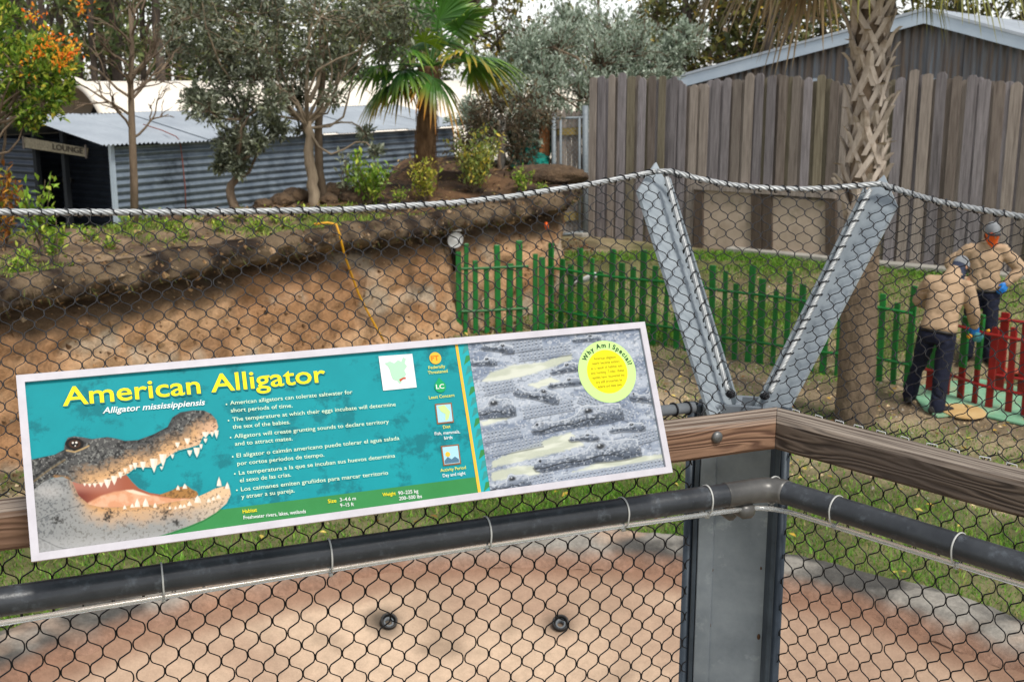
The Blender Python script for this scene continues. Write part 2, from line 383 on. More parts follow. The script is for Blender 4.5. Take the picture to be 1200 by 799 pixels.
P = ring_pt(R_, A_, Z_); n = fbm(P[..., 0]*3.5, P[..., 1]*3.5, 2, 5); P[..., 2] += .035*n + .012*fbm(P[..., 0]*14, P[..., 1]*14, 2, 3)
rc = mixc(C('#4c4a46'), C('#8f8a81'), sstep(-.3, .35, n)); rc = mixc(rc, C('#b79b84'), sstep(.1, .4, fbm(P[..., 0]*1.6, P[..., 1]*1.6, 7, 4))*.7)
rc = mixc(rc, C('#8d6a55'), (1 - sstep(3.6, 3.76, R_ + .06*n))*.85)
structure('pool_rim', MB().grid(P, rc), 'rim_mix', True)
for k, p in enumerate(DR):
    t = thing('drain_pipe', ['black drain pipe stub in the pool wall with a yellow leaf beside it', 'black drain pipe stub in the pool wall under a grey stain'][k], 'drain pipe', p)
    ax = unit(unit(np.array([POOL[0]-p[0], POOL[1]-p[1], 0])) + np.array([0, 0, 1.1])); u = unit(np.cross(ax, [1, 0, 0])); v = np.cross(ax, u)
    def lathe(prof_, nn=24):
        a = np.arange(nn)*2*math.pi/nn; return np.array([[p + ax*h + r*(u*math.cos(q)+v*math.sin(q)) for q in a] for r, h in prof_])
    obj('pipe', MB().grid(lathe([(.06, -.1), (.06, .05), (.057, .055), (.047, .055), (.044, .05), (.044, -.08)]), wrap=True), 'black_plastic', t, True)
    obj('inner_pipe', MB().grid(lathe([(.036, -.08), (.036, .03), (.026, .03), (.024, -.08)]), wrap=True), 'grey_plastic', t, True)
    obj('plug', MB().grid(lathe([(.034, -.04), (.001, -.04)]), wrap=True), 'black_plastic', t)

# ------------------------------------------------------------------ earth cliff with an overhanging lip, and the terrace above
base = np.array([atz(*q, 0)[:2] for q in [(0, 552), (130, 512), (300, 456), (430, 418), (530, 390), (590, 374)]])
d0 = unit(base[0] - base[2]); base = np.vstack([base[0] + d0*5, base, atz(640, 356, .15)[:2], atz(659, 342, .25)[:2], atz(664, 330, .4)[:2] + np.array([.0, .9])])
base = np.vstack([base, base[-1] + np.array([-.35, 2.4])])
sl_ = np.concatenate([[0], np.cumsum(np.linalg.norm(np.diff(base, axis=0), axis=1))]); SL = sl_[-1]
S = np.linspace(0, SL, int(SL/.075))
line = np.stack([np.interp(S, sl_, base[:, 0]), np.interp(S, sl_, base[:, 1])], 1)
for _ in range(30): line[1:-1] = (line[:-2] + 2*line[1:-1] + line[2:]) / 4
tan = np.gradient(line, axis=0); tan /= np.linalg.norm(tan, axis=1)[:, None]; nrm = np.stack([tan[:, 1], -tan[:, 0]], 1)     # outward, towards the pool
pr = np.array([(.22, -.25), (.16, .0), (.08, .25), (.03, .6), (0, .95), (-.03, 1.2), (-.10, 1.33), (-.22, 1.42), (-.2, 1.46), (.02, 1.47), (.24, 1.5), (.36, 1.56), (.40, 1.64), (.36, 1.72), (.24, 1.78), (.05, 1.8)])
k = np.concatenate([np.linspace(0, 5, 30), np.linspace(5.1, 8, 14), np.linspace(8.15, 15, 30)])
ep, zp_ = np.interp(k, range(16), pr[:, 0]), np.interp(k, range(16), pr[:, 1])
top_rise = .13 * sstep(SL-5.0, SL-2.6, S) - .04*sstep(4, 9, S)
def lipk(s): return .75 + .45*fbm(s*.55, 4.2, 0, 3)
LK = lipk(S)
E_ = np.where(ep[None, :] > .1, ep[None, :]*np.where(k[None, :] > 8, LK[:, None], 1), ep[None, :])
Zc = zp_[None, :] + top_rise[:, None]*sstep(.9, 1.5, zp_)[None, :]
Px = line[:, None, 0] + nrm[:, None, 0]*E_; Py = line[:, None, 1] + nrm[:, None, 1]*E_
hf = fbm(S[:, None]*1.1, Zc*1.4, 0, 4)*.13 + fbm(S[:, None]*4.5, Zc*5, 5, 4)*.085 + np.abs(fbm(S[:, None]*7, Zc*8, 15, 3))*.05 + np.abs(fbm(S[:, None]*2.2, Zc*3.0, 8, 3))*-.10
hf = hf + fbm(S[:, None]*9, Zc*9, 3, 3)*.03*(k[None, :] > 8)
Px += nrm[:, None, 0]*hf; Py += nrm[:, None, 1]*hf; Zc = Zc + .04*fbm(S[:, None]*3, k[None, :]*.7, 2, 3)*(k[None, :] > 3)
nA = fbm(S[:, None]*1.3, Zc*2, 6, 5); nB = fbm(S[:, None]*5, Zc*6, 2, 4)
cc = mixc(C('#a57c58'), C('#c7a07a'), sstep(-.3, .3, nA)); cc = mixc(cc, C('#b0835a'), sstep(.0, .45, nB)*.6); cc = mixc(cc, C('#b3aa98'), sstep(.12, .45, fbm(S[:, None]*2.4, Zc*3, 12, 4))*.65); cc = mixc(cc, C('#5d4632'), sstep(.22, .5, fbm(S[:, None]*3.2, Zc*4.2, 22, 4))*.55)
cc = mixc(cc, C('#453829'), sstep(1.08, 1.32, Zc + .3*nA)*.85)                                  # darker brown towards the lip, with a ragged edge
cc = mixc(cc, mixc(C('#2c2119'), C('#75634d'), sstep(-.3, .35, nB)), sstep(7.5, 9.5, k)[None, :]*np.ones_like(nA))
CLIFF = np.stack([Px, Py, Zc], -1)
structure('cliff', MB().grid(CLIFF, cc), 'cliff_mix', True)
inner_poly = np.vstack([CLIFF[:, -1, :2], [CLIFF[-1, -1, :2] + [-1.0, 3.0]], [[-12.0, 24.0]], [[-14.0, 6.0]]])
def inside_line(x, y):
    r = np.zeros(np.shape(x), bool); n_ = len(inner_poly)
    for i in range(n_):
        x1, y1 = inner_poly[i]; x2, y2 = inner_poly[(i+1) % n_]
        if y1 != y2: r ^= ((y1 > y) != (y2 > y)) & (x < (x2-x1)*(y-y1)/(y2-y1) + x1)
    return r
gx_ = np.arange(-9.5, 1.6, .1); gy_ = np.arange(5.0, 22.6, .1); GX, GY_ = np.meshgrid(gx_, gy_, indexing='ij')
ED = CLIFF[:, -1]
def near_edge(x, y):
    sh_ = x.shape; x, y = x.ravel(), y.ravel(); d = np.full(x.shape, 1e9); k_ = np.zeros(x.shape, int)
    for i in range(0, len(ED), 2):
        q = np.hypot(x-ED[i, 0], y-ED[i, 1]); b_ = q < d; d = np.where(b_, q, d); k_ = np.where(b_, i, k_)
    return d.reshape(sh_), k_.reshape(sh_)
DM, KI = near_edge(GX, GY_); INS = inside_line(GX, GY_); SD = np.where(INS, DM, -DM); SI = S[KI]
bw = 1.9 + .5*sstep(SL-9.5, SL-6, SI)
Tz = ED[KI, 2] - .03 + .06*sstep(0, 1.5, DM) + .12*sstep(SL-8.5, SL-4, SI)*sstep(.1, 1.8, DM) - 1.5*sstep(0, 1, (DM-bw)/1.4)
Tz = Tz + (.07*fbm(GX*1.6, GY_*1.6, 1, 4) + .035*fbm(GX*6, GY_*6, 1, 3) + .05*fbm(GX*4, GY_*4, 9, 4))*sstep(0, .4, DM)
mul = sstep(SL-8.5, SL-6.5, SI)
tcol = mixc(C('#5f4d3c'), C('#8d775e'), sstep(-.35, .4, fbm(GX*2.3, GY_*2.3, 5, 5))); tcol = mixc(tcol, mixc(C('#33271d'), C('#6b5038'), sstep(-.3, .4, fbm(GX*5, GY_*5, 3, 4))), mul)
tcol = mixc(tcol, C('#566326'), sstep(-.02, .3, fbm(GX*1.3, GY_*1.3, 8, 4))*(1-mul)*.8)
ok_ = (SD > -.06) & (DM < bw + 1.5); cell = ok_[:-1, :-1] & ok_[1:, :-1] & ok_[:-1, 1:] & ok_[1:, 1:]; ci, cj = np.nonzero(cell); nb_ = GX.shape[1]
ff = np.stack([ci*nb_+cj, (ci+1)*nb_+cj, (ci+1)*nb_+cj+1, ci*nb_+cj+1], 1); Vv = np.stack([GX, GY_, Tz], -1).reshape(-1, 3); us = np.unique(ff); rm_ = np.full(len(Vv), -1); rm_[us] = np.arange(len(us))
structure('terrace', MB().add(Vv[us], rm_[ff], tcol.reshape(-1, 3)[us]), 'ground_mix', True)
TP = Vv[us]
def terr_z(x, y):
    d = (TP[:, 0]-x)**2 + (TP[:, 1]-y)**2; i = np.argsort(d)[:4]; wgt = 1/(d[i]+1e-4); return float((TP[i, 2]*wgt).sum()/wgt.sum())
def on_terrace(px, py):
    """first terrace point under a photo pixel"""
    d = ray(px, py); t = np.linspace(9, 26, 500); q = O + d[None]*t[:, None]
    for p in q:
        dd = (TP[:, 0]-p[0])**2 + (TP[:, 1]-p[1])**2
        j = int(dd.argmin())
        if dd[j] < .09 and TP[j, 2] >= p[2]: return np.array([p[0], p[1], TP[j, 2]])
    p = atz(px, py, 2.0); return np.array([p[0], p[1], terr_z(p[0], p[1])])
# ------------------------------------------------------------------ the viewing corner: post, arms, rails, nets, cables
PA = atz(905, 572, CH - .80)                       # axis corner of the handrail
aL, aR = R(68.3), R(139.1)
uL = np.array([math.sin(aL), math.cos(aL), 0]); oL = np.array([-math.cos(aL), math.sin(aL), 0])    # along the left side / outwards
uR = np.array([math.sin(aR), math.cos(aR), 0]); oR = np.array([-math.cos(aR), math.sin(aR), 0])
ZUP = np.array([0, 0, 1.0])
def corner(k, z=None):
    M2 = np.array([oL[:2], oR[:2]]); q = np.linalg.solve(M2, [k, k]); return np.array([PA[0]+q[0], PA[1]+q[1], PA[2] if z is None else z])
LL, LR = 3.3, 2.5                                  # how far the two sides run on past the frame

# timber rails
KT, TT = .085, .085
def zs_on(pxs, n, k): return float(np.mean([atplane(*q, PA + n*k, n)[2] for q in pxs]))
tzL = (zs_on([(785, 539), (860, 529)], oL, KT), zs_on([(782, 503), (860, 493)], oL, KT))
tzR = (zs_on([(930, 534), (1100, 587)], oR, KT), zs_on([(930, 498), (1100, 548)], oR, KT))
zb, zt = min(tzL[0], tzR[0]) , (tzL[1]+tzR[1])/2; zb = (tzL[0]+tzR[0])/2
def timber(name, label, side, mname):
    u, o_, L_ = (uL, oL, LL) if side == 'L' else (uR, oR, LR)
    org = corner(KT, zb); ang = math.atan2(u[1], u[0])
    t = thing(name, label, 'rail', org, rotz=ang)
    Mi = rotz(ang).T
    b = .007; h = zt - zb
    sec = [(b, 0), (0, b), (0, h-b), (b, h), (TT-b, h), (TT, h-b), (TT, b), (TT-b, 0)]
    N = 60; P = []
    for i in range(N):
        f = i/(N-1); row = []
        for k, z in sec:
            c = corner(KT + k); e = c - u*L_ if side == 'L' else c + u*L_
            p = e*(1-f) + c*f if side == 'L' else c*(1-f) + e*f
            row.append([p[0]-org[0], p[1]-org[1], z])
        P.append(row)
    P = np.array(P) @ Mi.T
    wob = fbm(P[..., 0]*3, P[..., 1]*9, P[..., 2]*9, 3)*.0035; P[..., 2] += wob*1.2; P[..., 1] += fbm(P[..., 0]*4, P[..., 2]*12, 3, 3)*.002
    m = MB().grid(P, wrap=True); m.f.append([i for i in range(8)]); m.f.append([(N-1)*8+i for i in range(8)][::-1])
    obj('beam', m, mname, t)
    return t, org, Mi
def wood_rings(name, c1, c2, c3, axis_scale):
    m = bpy.data.materials.new(name); m.use_nodes = True; MATS[name] = m; n = m.node_tree.nodes; L = m.node_tree.links.new; p = n['Principled BSDF']; p.inputs['Roughness'].default_value = .82; p.inputs['Specular IOR Level'].default_value = .25
    tc = n.new('ShaderNodeTexCoord'); mp = n.new('ShaderNodeMapping'); mp.inputs['Scale'].default_value = axis_scale; mp.inputs['Rotation'].default_value = (.22, .05, .03); L(tc.outputs['Object'], mp.inputs[0])
    nz = n.new('ShaderNodeTexNoise'); nz.inputs['Scale'].default_value = 2.2; nz.inputs['Detail'].default_value = 2; L(mp.outputs[0], nz.inputs['Vector'])
    va = n.new('ShaderNodeVectorMath'); va.operation = 'MULTIPLY_ADD'; L(nz.outputs['Color'], va.inputs[0]); va.inputs[1].default_value = (.9, .9, .9); L(mp.outputs[0], va.inputs[2])
    wv = n.new('ShaderNodeTexWave'); wv.wave_type = 'RINGS'; wv.rings_direction = 'X'; wv.inputs['Scale'].default_value = 3.2; wv.inputs['Distortion'].default_value = 2.2; wv.inputs['Detail'].default_value = 3; wv.inputs['Detail Scale'].default_value = 1.5
    L(va.outputs[0], wv.inputs['Vector'])
    rp = n.new('ShaderNodeValToRGB'); e = rp.color_ramp.elements; e[0].position = .1; e[0].color = (*c1, 1); e[1].position = .75; e[1].color = (*c2, 1); L(wv.outputs['Fac'], rp.inputs[0])
    n2 = n.new('ShaderNodeTexNoise'); n2.inputs['Scale'].default_value = 5; n2.inputs['Detail'].default_value = 8; L(tc.outputs['Object'], n2.inputs['Vector'])
    mr = n.new('ShaderNodeMapRange'); mr.inputs[1].default_value = .42; mr.inputs[2].default_value = .68; L(n2.outputs['Fac'], mr.inputs[0])
    mx = n.new('ShaderNodeMix'); mx.data_type = 'RGBA'; L(mr.outputs[0], mx.inputs[0]); L(rp.outputs[0], mx.inputs[6]); mx.inputs[7].default_value = (*c3, 1)
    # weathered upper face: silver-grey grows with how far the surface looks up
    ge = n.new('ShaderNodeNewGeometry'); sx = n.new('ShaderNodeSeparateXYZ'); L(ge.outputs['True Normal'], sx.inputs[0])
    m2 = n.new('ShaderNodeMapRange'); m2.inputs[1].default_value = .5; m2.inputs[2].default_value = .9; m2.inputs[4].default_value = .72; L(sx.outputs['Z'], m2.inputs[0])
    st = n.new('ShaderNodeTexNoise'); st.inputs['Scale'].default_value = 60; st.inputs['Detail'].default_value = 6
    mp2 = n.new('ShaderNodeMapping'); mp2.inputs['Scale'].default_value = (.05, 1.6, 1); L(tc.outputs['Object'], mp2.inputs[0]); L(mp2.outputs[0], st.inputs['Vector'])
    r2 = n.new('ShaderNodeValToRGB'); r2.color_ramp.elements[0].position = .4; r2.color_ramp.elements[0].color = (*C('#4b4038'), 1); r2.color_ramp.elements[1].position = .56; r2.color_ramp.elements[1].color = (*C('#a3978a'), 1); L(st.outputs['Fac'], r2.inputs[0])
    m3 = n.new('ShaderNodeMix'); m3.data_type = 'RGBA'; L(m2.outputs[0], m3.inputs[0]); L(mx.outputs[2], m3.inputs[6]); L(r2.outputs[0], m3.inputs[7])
    L(m3.outputs[2], p.inputs['Base Color'])
    b = n.new('ShaderNodeBump'); b.inputs['Strength'].default_value = .5; b.inputs['Distance'].default_value = .003; L(wv.outputs['Fac'], b.inputs['Height']); L(b.outputs[0], p.inputs['Normal'])
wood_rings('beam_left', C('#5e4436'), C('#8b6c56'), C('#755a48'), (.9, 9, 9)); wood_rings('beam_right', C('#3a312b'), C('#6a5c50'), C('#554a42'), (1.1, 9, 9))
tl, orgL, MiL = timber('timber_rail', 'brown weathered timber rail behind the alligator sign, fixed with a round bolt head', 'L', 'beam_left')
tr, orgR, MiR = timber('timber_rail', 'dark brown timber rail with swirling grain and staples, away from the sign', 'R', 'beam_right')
q = atplane(840, 512, PA + oL*KT, oL); ql = MiL @ (q - orgL)
bm_ = MB(); a = np.arange(16)*2*math.pi/16
bm_.grid(np.array([[[ql[0]+r*math.cos(t), -h, ql[2]+r*math.sin(t)] for t in a] for r, h in ((.0125, -.004), (.0125, .002), (.010, .006), (.005, .008), (.0005, .0085))]), wrap=True)
obj('bolt', bm_, 'steel_bolt', tl, True)
stp = MB(); 
def staple_mesh():
    m = MB(); m.tube([(-.010, 0, -.004), (-.010, 0, .0), (.010, 0, .0), (.010, 0, -.004)], .0010, 5); return m.mesh('staple')
sm = staple_mesh(); sm.materials.append(MATS['wire_white'])
for k in range(12):
    s_ = .05 + k*.052 + random.uniform(-.008, .008)
    p = corner(KT+TT-.006) + uR*s_; o = bpy.data.objects.new('staple', sm); COL.objects.link(o); o.parent = tr
    lp = MiR @ (np.array([p[0], p[1], zt]) - orgR); o.location = (lp[0], lp[1], lp[2]+.003); o.rotation_euler = (0, 0, random.uniform(-.25, .25))

# handrail: one black pipe bent round the corner, tied to a clear hose
def bend(k, z, r, LL_=LL, LR_=LR):
    c = corner(k, z); pts = [c - uL*(LL_ - f*(LL_-r)) for f in np.linspace(0, 1, 46)]
    for f in np.linspace(0, 1, 9)[1:-1]: pts.append((1-f)**2*(c-uL*r) + 2*f*(1-f)*c + f*f*(c+uR*r))
    pts += [c + uR*(r + f*(LR_-r)) for f in np.linspace(0, 1, 36)]; return np.array(pts)
hr = thing('handrail', 'black pipe handrail bent round the corner below the alligator sign', 'handrail', PA)
PRAD = .0237
obj('pipe', MB().tube(bend(0, PA[2], .035), PRAD, 20), 'rail_black', hr, True)
elb = []
c = corner(0)
for f in np.linspace(0, 1, 15): elb.append(c - uL*.13*(1-f*2) if f < .4 else None)
pp = bend(0, PA[2], .035, .11, .02)
obj('elbow', MB().tube(pp, PRAD+.0012, 20), 'rail_elbow', hr, True)
br = MB(); q = corner(.03) - uL*.085; br.box((q[0], q[1], PA[2]-.036), (.036, .10, .03), rotz(math.atan2(uL[1], uL[0])), .008); br.box((q[0]+oL[0]*.03, q[1]+oL[1]*.03, PA[2]-.06), (.03, .05, .03), rotz(math.atan2(uL[1], uL[0])), .01)
obj('bracket', br, 'rail_elbow', hr, True)
ho = thing('clear_hose', 'thin clear plastic hose tied along the underside of the black handrail', 'hose', PA)
hp = bend(-.010, PA[2]-PRAD-.0035, .06); hp[:, 2] += .004*np.sin(np.linspace(0, 19, len(hp))) - .002
obj('tube', MB().tube(hp, .005, 10), 'clear_tube', ho, True)
ties = [191, 387, 570, 729, 829, 907, 981, 1124]
tm = MB(); aa = np.linspace(0, 2*math.pi, 25)[:-1]
def tie_section(r, w_): return [[(x, r*math.cos(t), r*math.sin(t)-(.006 if math.sin(t) < -.3 else 0)) for t in aa] for x in (-w_, w_)]
g = np.array(tie_section(PRAD+.0026, .0014)); gi = np.array(tie_section(PRAD+.0010, .0014))
tm.grid(np.stack([gi[0], g[0], g[1], gi[1]]), wrap=True); tm.box((0, -.004, -PRAD-.0135), (.007, .006, .006)); tme = tm.mesh('zip_tie', True); tme.materials.append(MATS['zip_tie'])
for x in ties:
    u = uL if x < 905 else uR
    best = min(np.linspace(-LL, 0, 900) if x < 905 else np.linspace(0.003, LR, 900), key=lambda s_: abs(CX + F*((PA+u*s_-O)@RT)/((PA+u*s_-O)@FW) - x))
    piece('zip_tie', tme, ho, PA + u*best, (0, 0, math.atan2(u[1], u[0]) + random.uniform(-.06, .06)))

# steel corner post
bis = unit(-(oL + oR)); pang = math.atan2(-bis[1], -bis[0]) - math.pi/2      # local +y runs away from the viewer
P0 = aty(861, 560, PA[1] + .235)
po = thing('corner_post', 'grey galvanized steel corner post under the timber rails', 'post', (P0[0], P0[1], -.62), rotz=pang)
H = zt - .01 + .62
obj('web_plate', MB().box((0, .006, H/2), (.150, .012, H)), 'post_steel', po)
obj('side_strip', MB().box((-.0575, -.004, H/2), (.035, .008, H), None, .002), 'post_steel', po)
obj('flange', MB().box((.0835, -.006, H/2), (.012, .05, H), rotz(R(18)), .002), 'post_dark', po)
obj('flange', MB().box((-.082, .02, H/2), (.010, .055, H), None, .002), 'post_dark', po)
obj('edge_tube', MB().tube([(-.098, .012, 0), (-.098, .012, H)], .0115, 14), 'post_dark', po, True)
obj('edge_tube', MB().tube([(.104, .016, 0), (.104, .016, H)], .0125, 14), 'post_dark', po, True)
obj('back_channel', MB().box((0, .09, H/2), (.16, .012, H)).box((0, .05, H/2), (.012, .07, H)), 'post_steel', po)
for (x, z, k_) in ((-.041, 2.42, .6), (.066, 2.435, .5), (-.043, 2.285, 1.0), (.068, 2.27, .9)):
    obj('weld_spot', MB().ball((x, -.001, z+.62), (.0042*k_, .003*k_, .008*k_), 10, 6), 'rust', po, True)

# outrigger arms
HB = PA[1] + .235
def arm_dir(base_px, tip_px, o_):
    b = aty(*base_px, HB); M_ = np.stack([o_, ZUP, -ray(*tip_px)], 1); s_ = np.linalg.solve(M_, O - b); return b, unit(o_*s_[0] + ZUP*s_[1]), b + o_*s_[0] + ZUP*s_[1]
bL, adL, tipL = arm_dir((848, 470), (765, 200), oL); bR, adR, tipR = arm_dir((905, 470), (1035, 215), oR)
def arm(label, pxs, b, u, ad, lip, turn=0):
    net_n = np.cross(u, ad); net_n = net_n if net_n[1] < 0 else -net_n
    u = u*math.cos(turn) + np.cross(ad, u)*math.sin(turn)
    nrm_ = np.cross(u, ad); nrm_ = nrm_ if nrm_[1] < 0 else -nrm_
    t = thing('outrigger_arm', label, 'fence arm', b)
    pl = np.array([atplane(*q, b - net_n*.022, nrm_) for q in pxs]); obj('plate', MB().poly(pl, -.008, nrm_), 'galv_plate', t)
    a0, a1 = pl[lip[0]], pl[lip[1]]; inw = unit(np.mean(pl, 0) - (a0+a1)/2); d = unit(a1-a0); inw = unit(inw - d*(inw@d))
    obj('lip', MB().box((a0+a1)/2 + nrm_*.006 + inw*.0, (np.linalg.norm(a1-a0), .006, .018), basis(d, inw, np.cross(d, inw)), .001), 'galv', t)
    return t, net_n
a1_, nLp = arm('galvanized arm leaning outwards above the sign side of the corner post', [(832, 486), (861, 480), (780, 212), (769, 190), (748, 223)], bL, uL, adL, (1, 2), R(22))
a2_, nRp = arm('galvanized arm leaning outwards in front of the boot-covered palm trunk', [(886, 484), (921, 484), (1051, 240), (1036, 205), (1016, 224)], bR, uR, adR, (4, 0))

# woven wire nets
def net(name, org, eX, eY, x0, x1, y0, y1, cw, per, r, inside, parent):
    eN = np.cross(eX, eY); i = np.arange(math.floor(x0/(cw/2)), math.ceil(x1/(cw/2))+1); ns = 12
    y = np.arange(y0, y1, per/ns); ph = 2*math.pi*y/per
    wv = np.tanh(1.7*np.sin(ph))/math.tanh(1.7)*(cw/4 - r*.55)
    sg = np.where(i % 2 == 0, 1.0, -1.0)
    jx = fbm(i[:, None]*.31, y[None, :]*9, 2, 2)*cw*.10; jy = fbm(i[:, None]*.27, y[None, :]*7, 5, 2)*cw*.10
    Xc = i[:, None]*cw/2 + sg[:, None]*wv[None, :] + jx; Yc = y[None, :] + jy + 0*Xc; Nc = sg[:, None]*r*.8*np.cos(ph)[None, :] + fbm(Xc*3, Yc*3, 1, 2)*.006
    P = org + Xc[..., None]*eX + Yc[..., None]*eY + Nc[..., None]*eN
    T = np.gradient(P, axis=1); T /= np.linalg.norm(T, axis=2)[..., None]; sd_ = np.cross(T, eN); sd_ /= np.linalg.norm(sd_, axis=2)[..., None]
    th_ = np.arange(4)*math.pi/2 + .4
    V = P[:, :, None] + r*(np.cos(th_)[:, None]*sd_[:, :, None] + np.sin(th_)[:, None]*eN)
    ok = inside(Xc, Yc); seg = ok[:, :-1] & ok[:, 1:]; a, b = np.nonzero(seg); K = P.shape[1]
    f = []
    for j in range(4):
        j2 = (j+1) % 4; f.append(np.stack([(a*K+b)*4+j, (a*K+b)*4+j2, (a*K+b+1)*4+j2, (a*K+b+1)*4+j], 1))
    f = np.concatenate(f); used = np.unique(f); rm = np.full(V.reshape(-1, 3).shape[0], -1); rm[used] = np.arange(len(used))
    o = obj(name, MB().add(V.reshape(-1, 3)[used], rm[f]), 'wire_black', parent, True); o['kind'] = 'stuff'; return o
def cable_geom(pts, r=.0072, strands=4, lay=.062):
    p = np.asarray(pts, float); s_ = np.concatenate([[0], np.cumsum(np.linalg.norm(np.diff(p, axis=0), axis=1))]); n_ = int(s_[-1]/.006)+2
    q = np.linspace(0, s_[-1], n_); c = np.stack([np.interp(q, s_, p[:, k]) for k in range(3)], 1); T = np.gradient(c, axis=0); T /= np.linalg.norm(T, axis=1)[:, None]
    a = np.cross(T, ZUP); a /= np.linalg.norm(a, axis=1)[:, None]; b = np.cross(T, a); m = MB(); rs_ = r*.5
    for k in range(strands):
        ph = 2*math.pi*(q/lay + k/strands); m.tube(c + (r-rs_)*(np.cos(ph)[:, None]*a + np.sin(ph)[:, None]*b), rs_, 6)
    return m, c, a, b, q
def lacing(c, a, b, q, step=.045, r=.0098, w_=.0015, seed=1):
    rg = random.Random(seed); m = MB(); x = .02
    while x < q[-1]-.02:
        i = int(np.searchsorted(q, x)); i = min(i, len(q)-6); k0 = max(0, i-1); L_ = min(len(q)-1, i+4)
        th_ = np.linspace(0, 2*math.pi*1.1, 12); f = np.linspace(k0, L_, 12).astype(int)
        m.tube(c[f] + r*(np.cos(th_)[:, None]*a[f] + np.sin(th_)[:, None]*b[f]), w_, 4); x += step*rg.uniform(.75, 1.25)
    return m
cabL_px = [(-190, 244), (-60, 247.5), (0, 248.5), (130, 249), (260, 248.5), (400, 246), (533, 238), (600, 230.5), (640, 224), (687, 217), (733, 208.5), (768, 201.5)]
cabL = np.array([atplane(*q, tipL, nLp) for q in cabL_px])
e_ = cabL[0] - uL*.55; cabL = np.vstack([e_ - uL*1.3 + adL*.11, e_ - uL*.65 + adL*.02, e_ + adL*.10, cabL])
cabR_px = [(1033, 216), (1045, 220), (1072, 228.5), (1100, 236.5), (1130, 242.5), (1160, 248), (1200, 254.5), (1250, 261)]
cabR = np.array([atplane(*q, tipR, nRp) for q in cabR_px]); cabR = np.vstack([cabR, cabR[-1] + uR*.35 + adR*-.005, cabR[-1] + uR*.9 + adR*.05, cabR[-1] + uR*1.4 + adR*.13])
nC = unit(np.cross(tipR - tipL, (bL+bR)/2 - tipL)); nC = nC if nC[1] < 0 else -nC
cabC = np.array([atplane(*q, tipL, nC) for q in [(770, 201), (785, 201), (818, 209.5), (850, 216), (880, 219.5), (910, 221.5), (940, 222), (975, 220.5), (1005, 218), (1032, 215.5)]])
def panel(label, group, org, eX, eY, rng, cw, per, r, inside, cable=None, seed=1, rods=()):
    t = thing('wire_net', label, 'net', org, group)
    net('netting', org, eX, eY, *rng, cw, per, r, inside, t)
    if cable is not None:
        m, c, a, b, q_ = cable_geom(cable); cb = obj('cable', m, 'cable', t, True)
        obj('lacing', lacing(c, a, b, q_, seed=seed, r=.0088), 'wire_black', cb, True)['kind'] = 'stuff'
    for i, rd in enumerate(rods):
        m, c, a, b, q_ = cable_geom(rd, .0062, 5, .05); cb = obj('edge_cable', m, 'cable', t, True)
        obj('lacing', lacing(c, a, b, q_, .036, .0082, seed=seed+i+3), 'wire_black', cb, True)['kind'] = 'stuff'
    return t
# left upper net: s runs along uL from the arm, t along the arm
orgU = bL + adL*0.0
def tcab(cab, org, eX, eY):
    xs_ = (cab - org) @ eX; ys_ = (cab - org) @ eY; o = np.argsort(xs_); return lambda x: np.interp(x, xs_[o], ys_[o])
tL = tcab(cabL, orgU, uL, adL)
panel('black wire net leaning out above the sign, hung from a sagging steel cable', None, orgU, uL, adL, (-3.2, .02, -.03, .66), .039, .044, .0011, lambda x, y: (y < tL(x)) & (y > -.03) & (x < .0), cabL, 1)
orgV = bR; tR = tcab(cabR, orgV, uR, adR)
panel('black wire net leaning out in front of the workers', None, orgV, uR, adR, (0, 2.0, -.03, .66), .039, .044, .0011, lambda x, y: (y < tR(x)) & (y > -.03) & (x > .0), cabR, 2)
eXc = unit(tipR - tipL); eYc = unit(np.cross(eXc, nC)); eYc = eYc if eYc[2] > 0 else -eYc
orgC = (bL + bR)/2; tC = tcab(cabC, orgC, eXc, eYc)
rodL = np.array([atplane(*q, tipL, nC) for q in [(781, 208), (800, 278), (826, 368), (853, 458)]]); rodR = np.array([atplane(*q, tipL, nC) for q in [(1020, 222), (985, 292), (945, 374), (902, 460)]])
lL = tcab(rodL[:, [0, 1, 2]], orgC, eYc, eXc); lR = tcab(rodR, orgC, eYc, eXc)
panel('triangular black wire net laced between the two galvanized arms', None, orgC, eXc, eYc, (-.5, .5, -.02, .66), .0385, .043, .0011, lambda x, y: (y < tC(x)) & (x > lL(y)) & (x < lR(y)), cabC, 3, (rodL, rodR))
# lower nets stand upright behind the post
KN = KT + TT + .03; zn = zt + .01
oLo = corner(KN, 1.7)
panel('black wire net hanging below the sign and handrail', None, oLo, uL, ZUP, (-3.2, -.10, 0, zn-1.7), .051, .060, .0015, lambda x, y: (x < -.205), None)
panel('black wire net below the timber rail with swirling grain', None, oLo, uR, ZUP, (0, 2.4, 0, zn-1.7), .051, .060, .0015, lambda x, y: (x > .035), None)
cd = thing('conduit', 'short grey conduit lashed with black cord on top of the timber behind the sign', 'conduit', atplane(796, 479, corner(KT+TT+.01), oL))
q = atplane(796, 479, corner(KT+TT+.01), oL)
obj('pipe', MB().tube([q - uL*.5, q + uL*.035], .0115, 14), 'grey_plastic', cd, True)
m = MB()
for s_ in (-.02, .012): 
    a = np.linspace(0, 2*math.pi, 14); m.tube([q + uL*(s_ + .01*math.sin(t*.5)) + .0135*(oL*math.cos(t) + ZUP*math.sin(t)) for t in a], .002, 5)
obj('lashing', m, 'wire_black', cd, True)
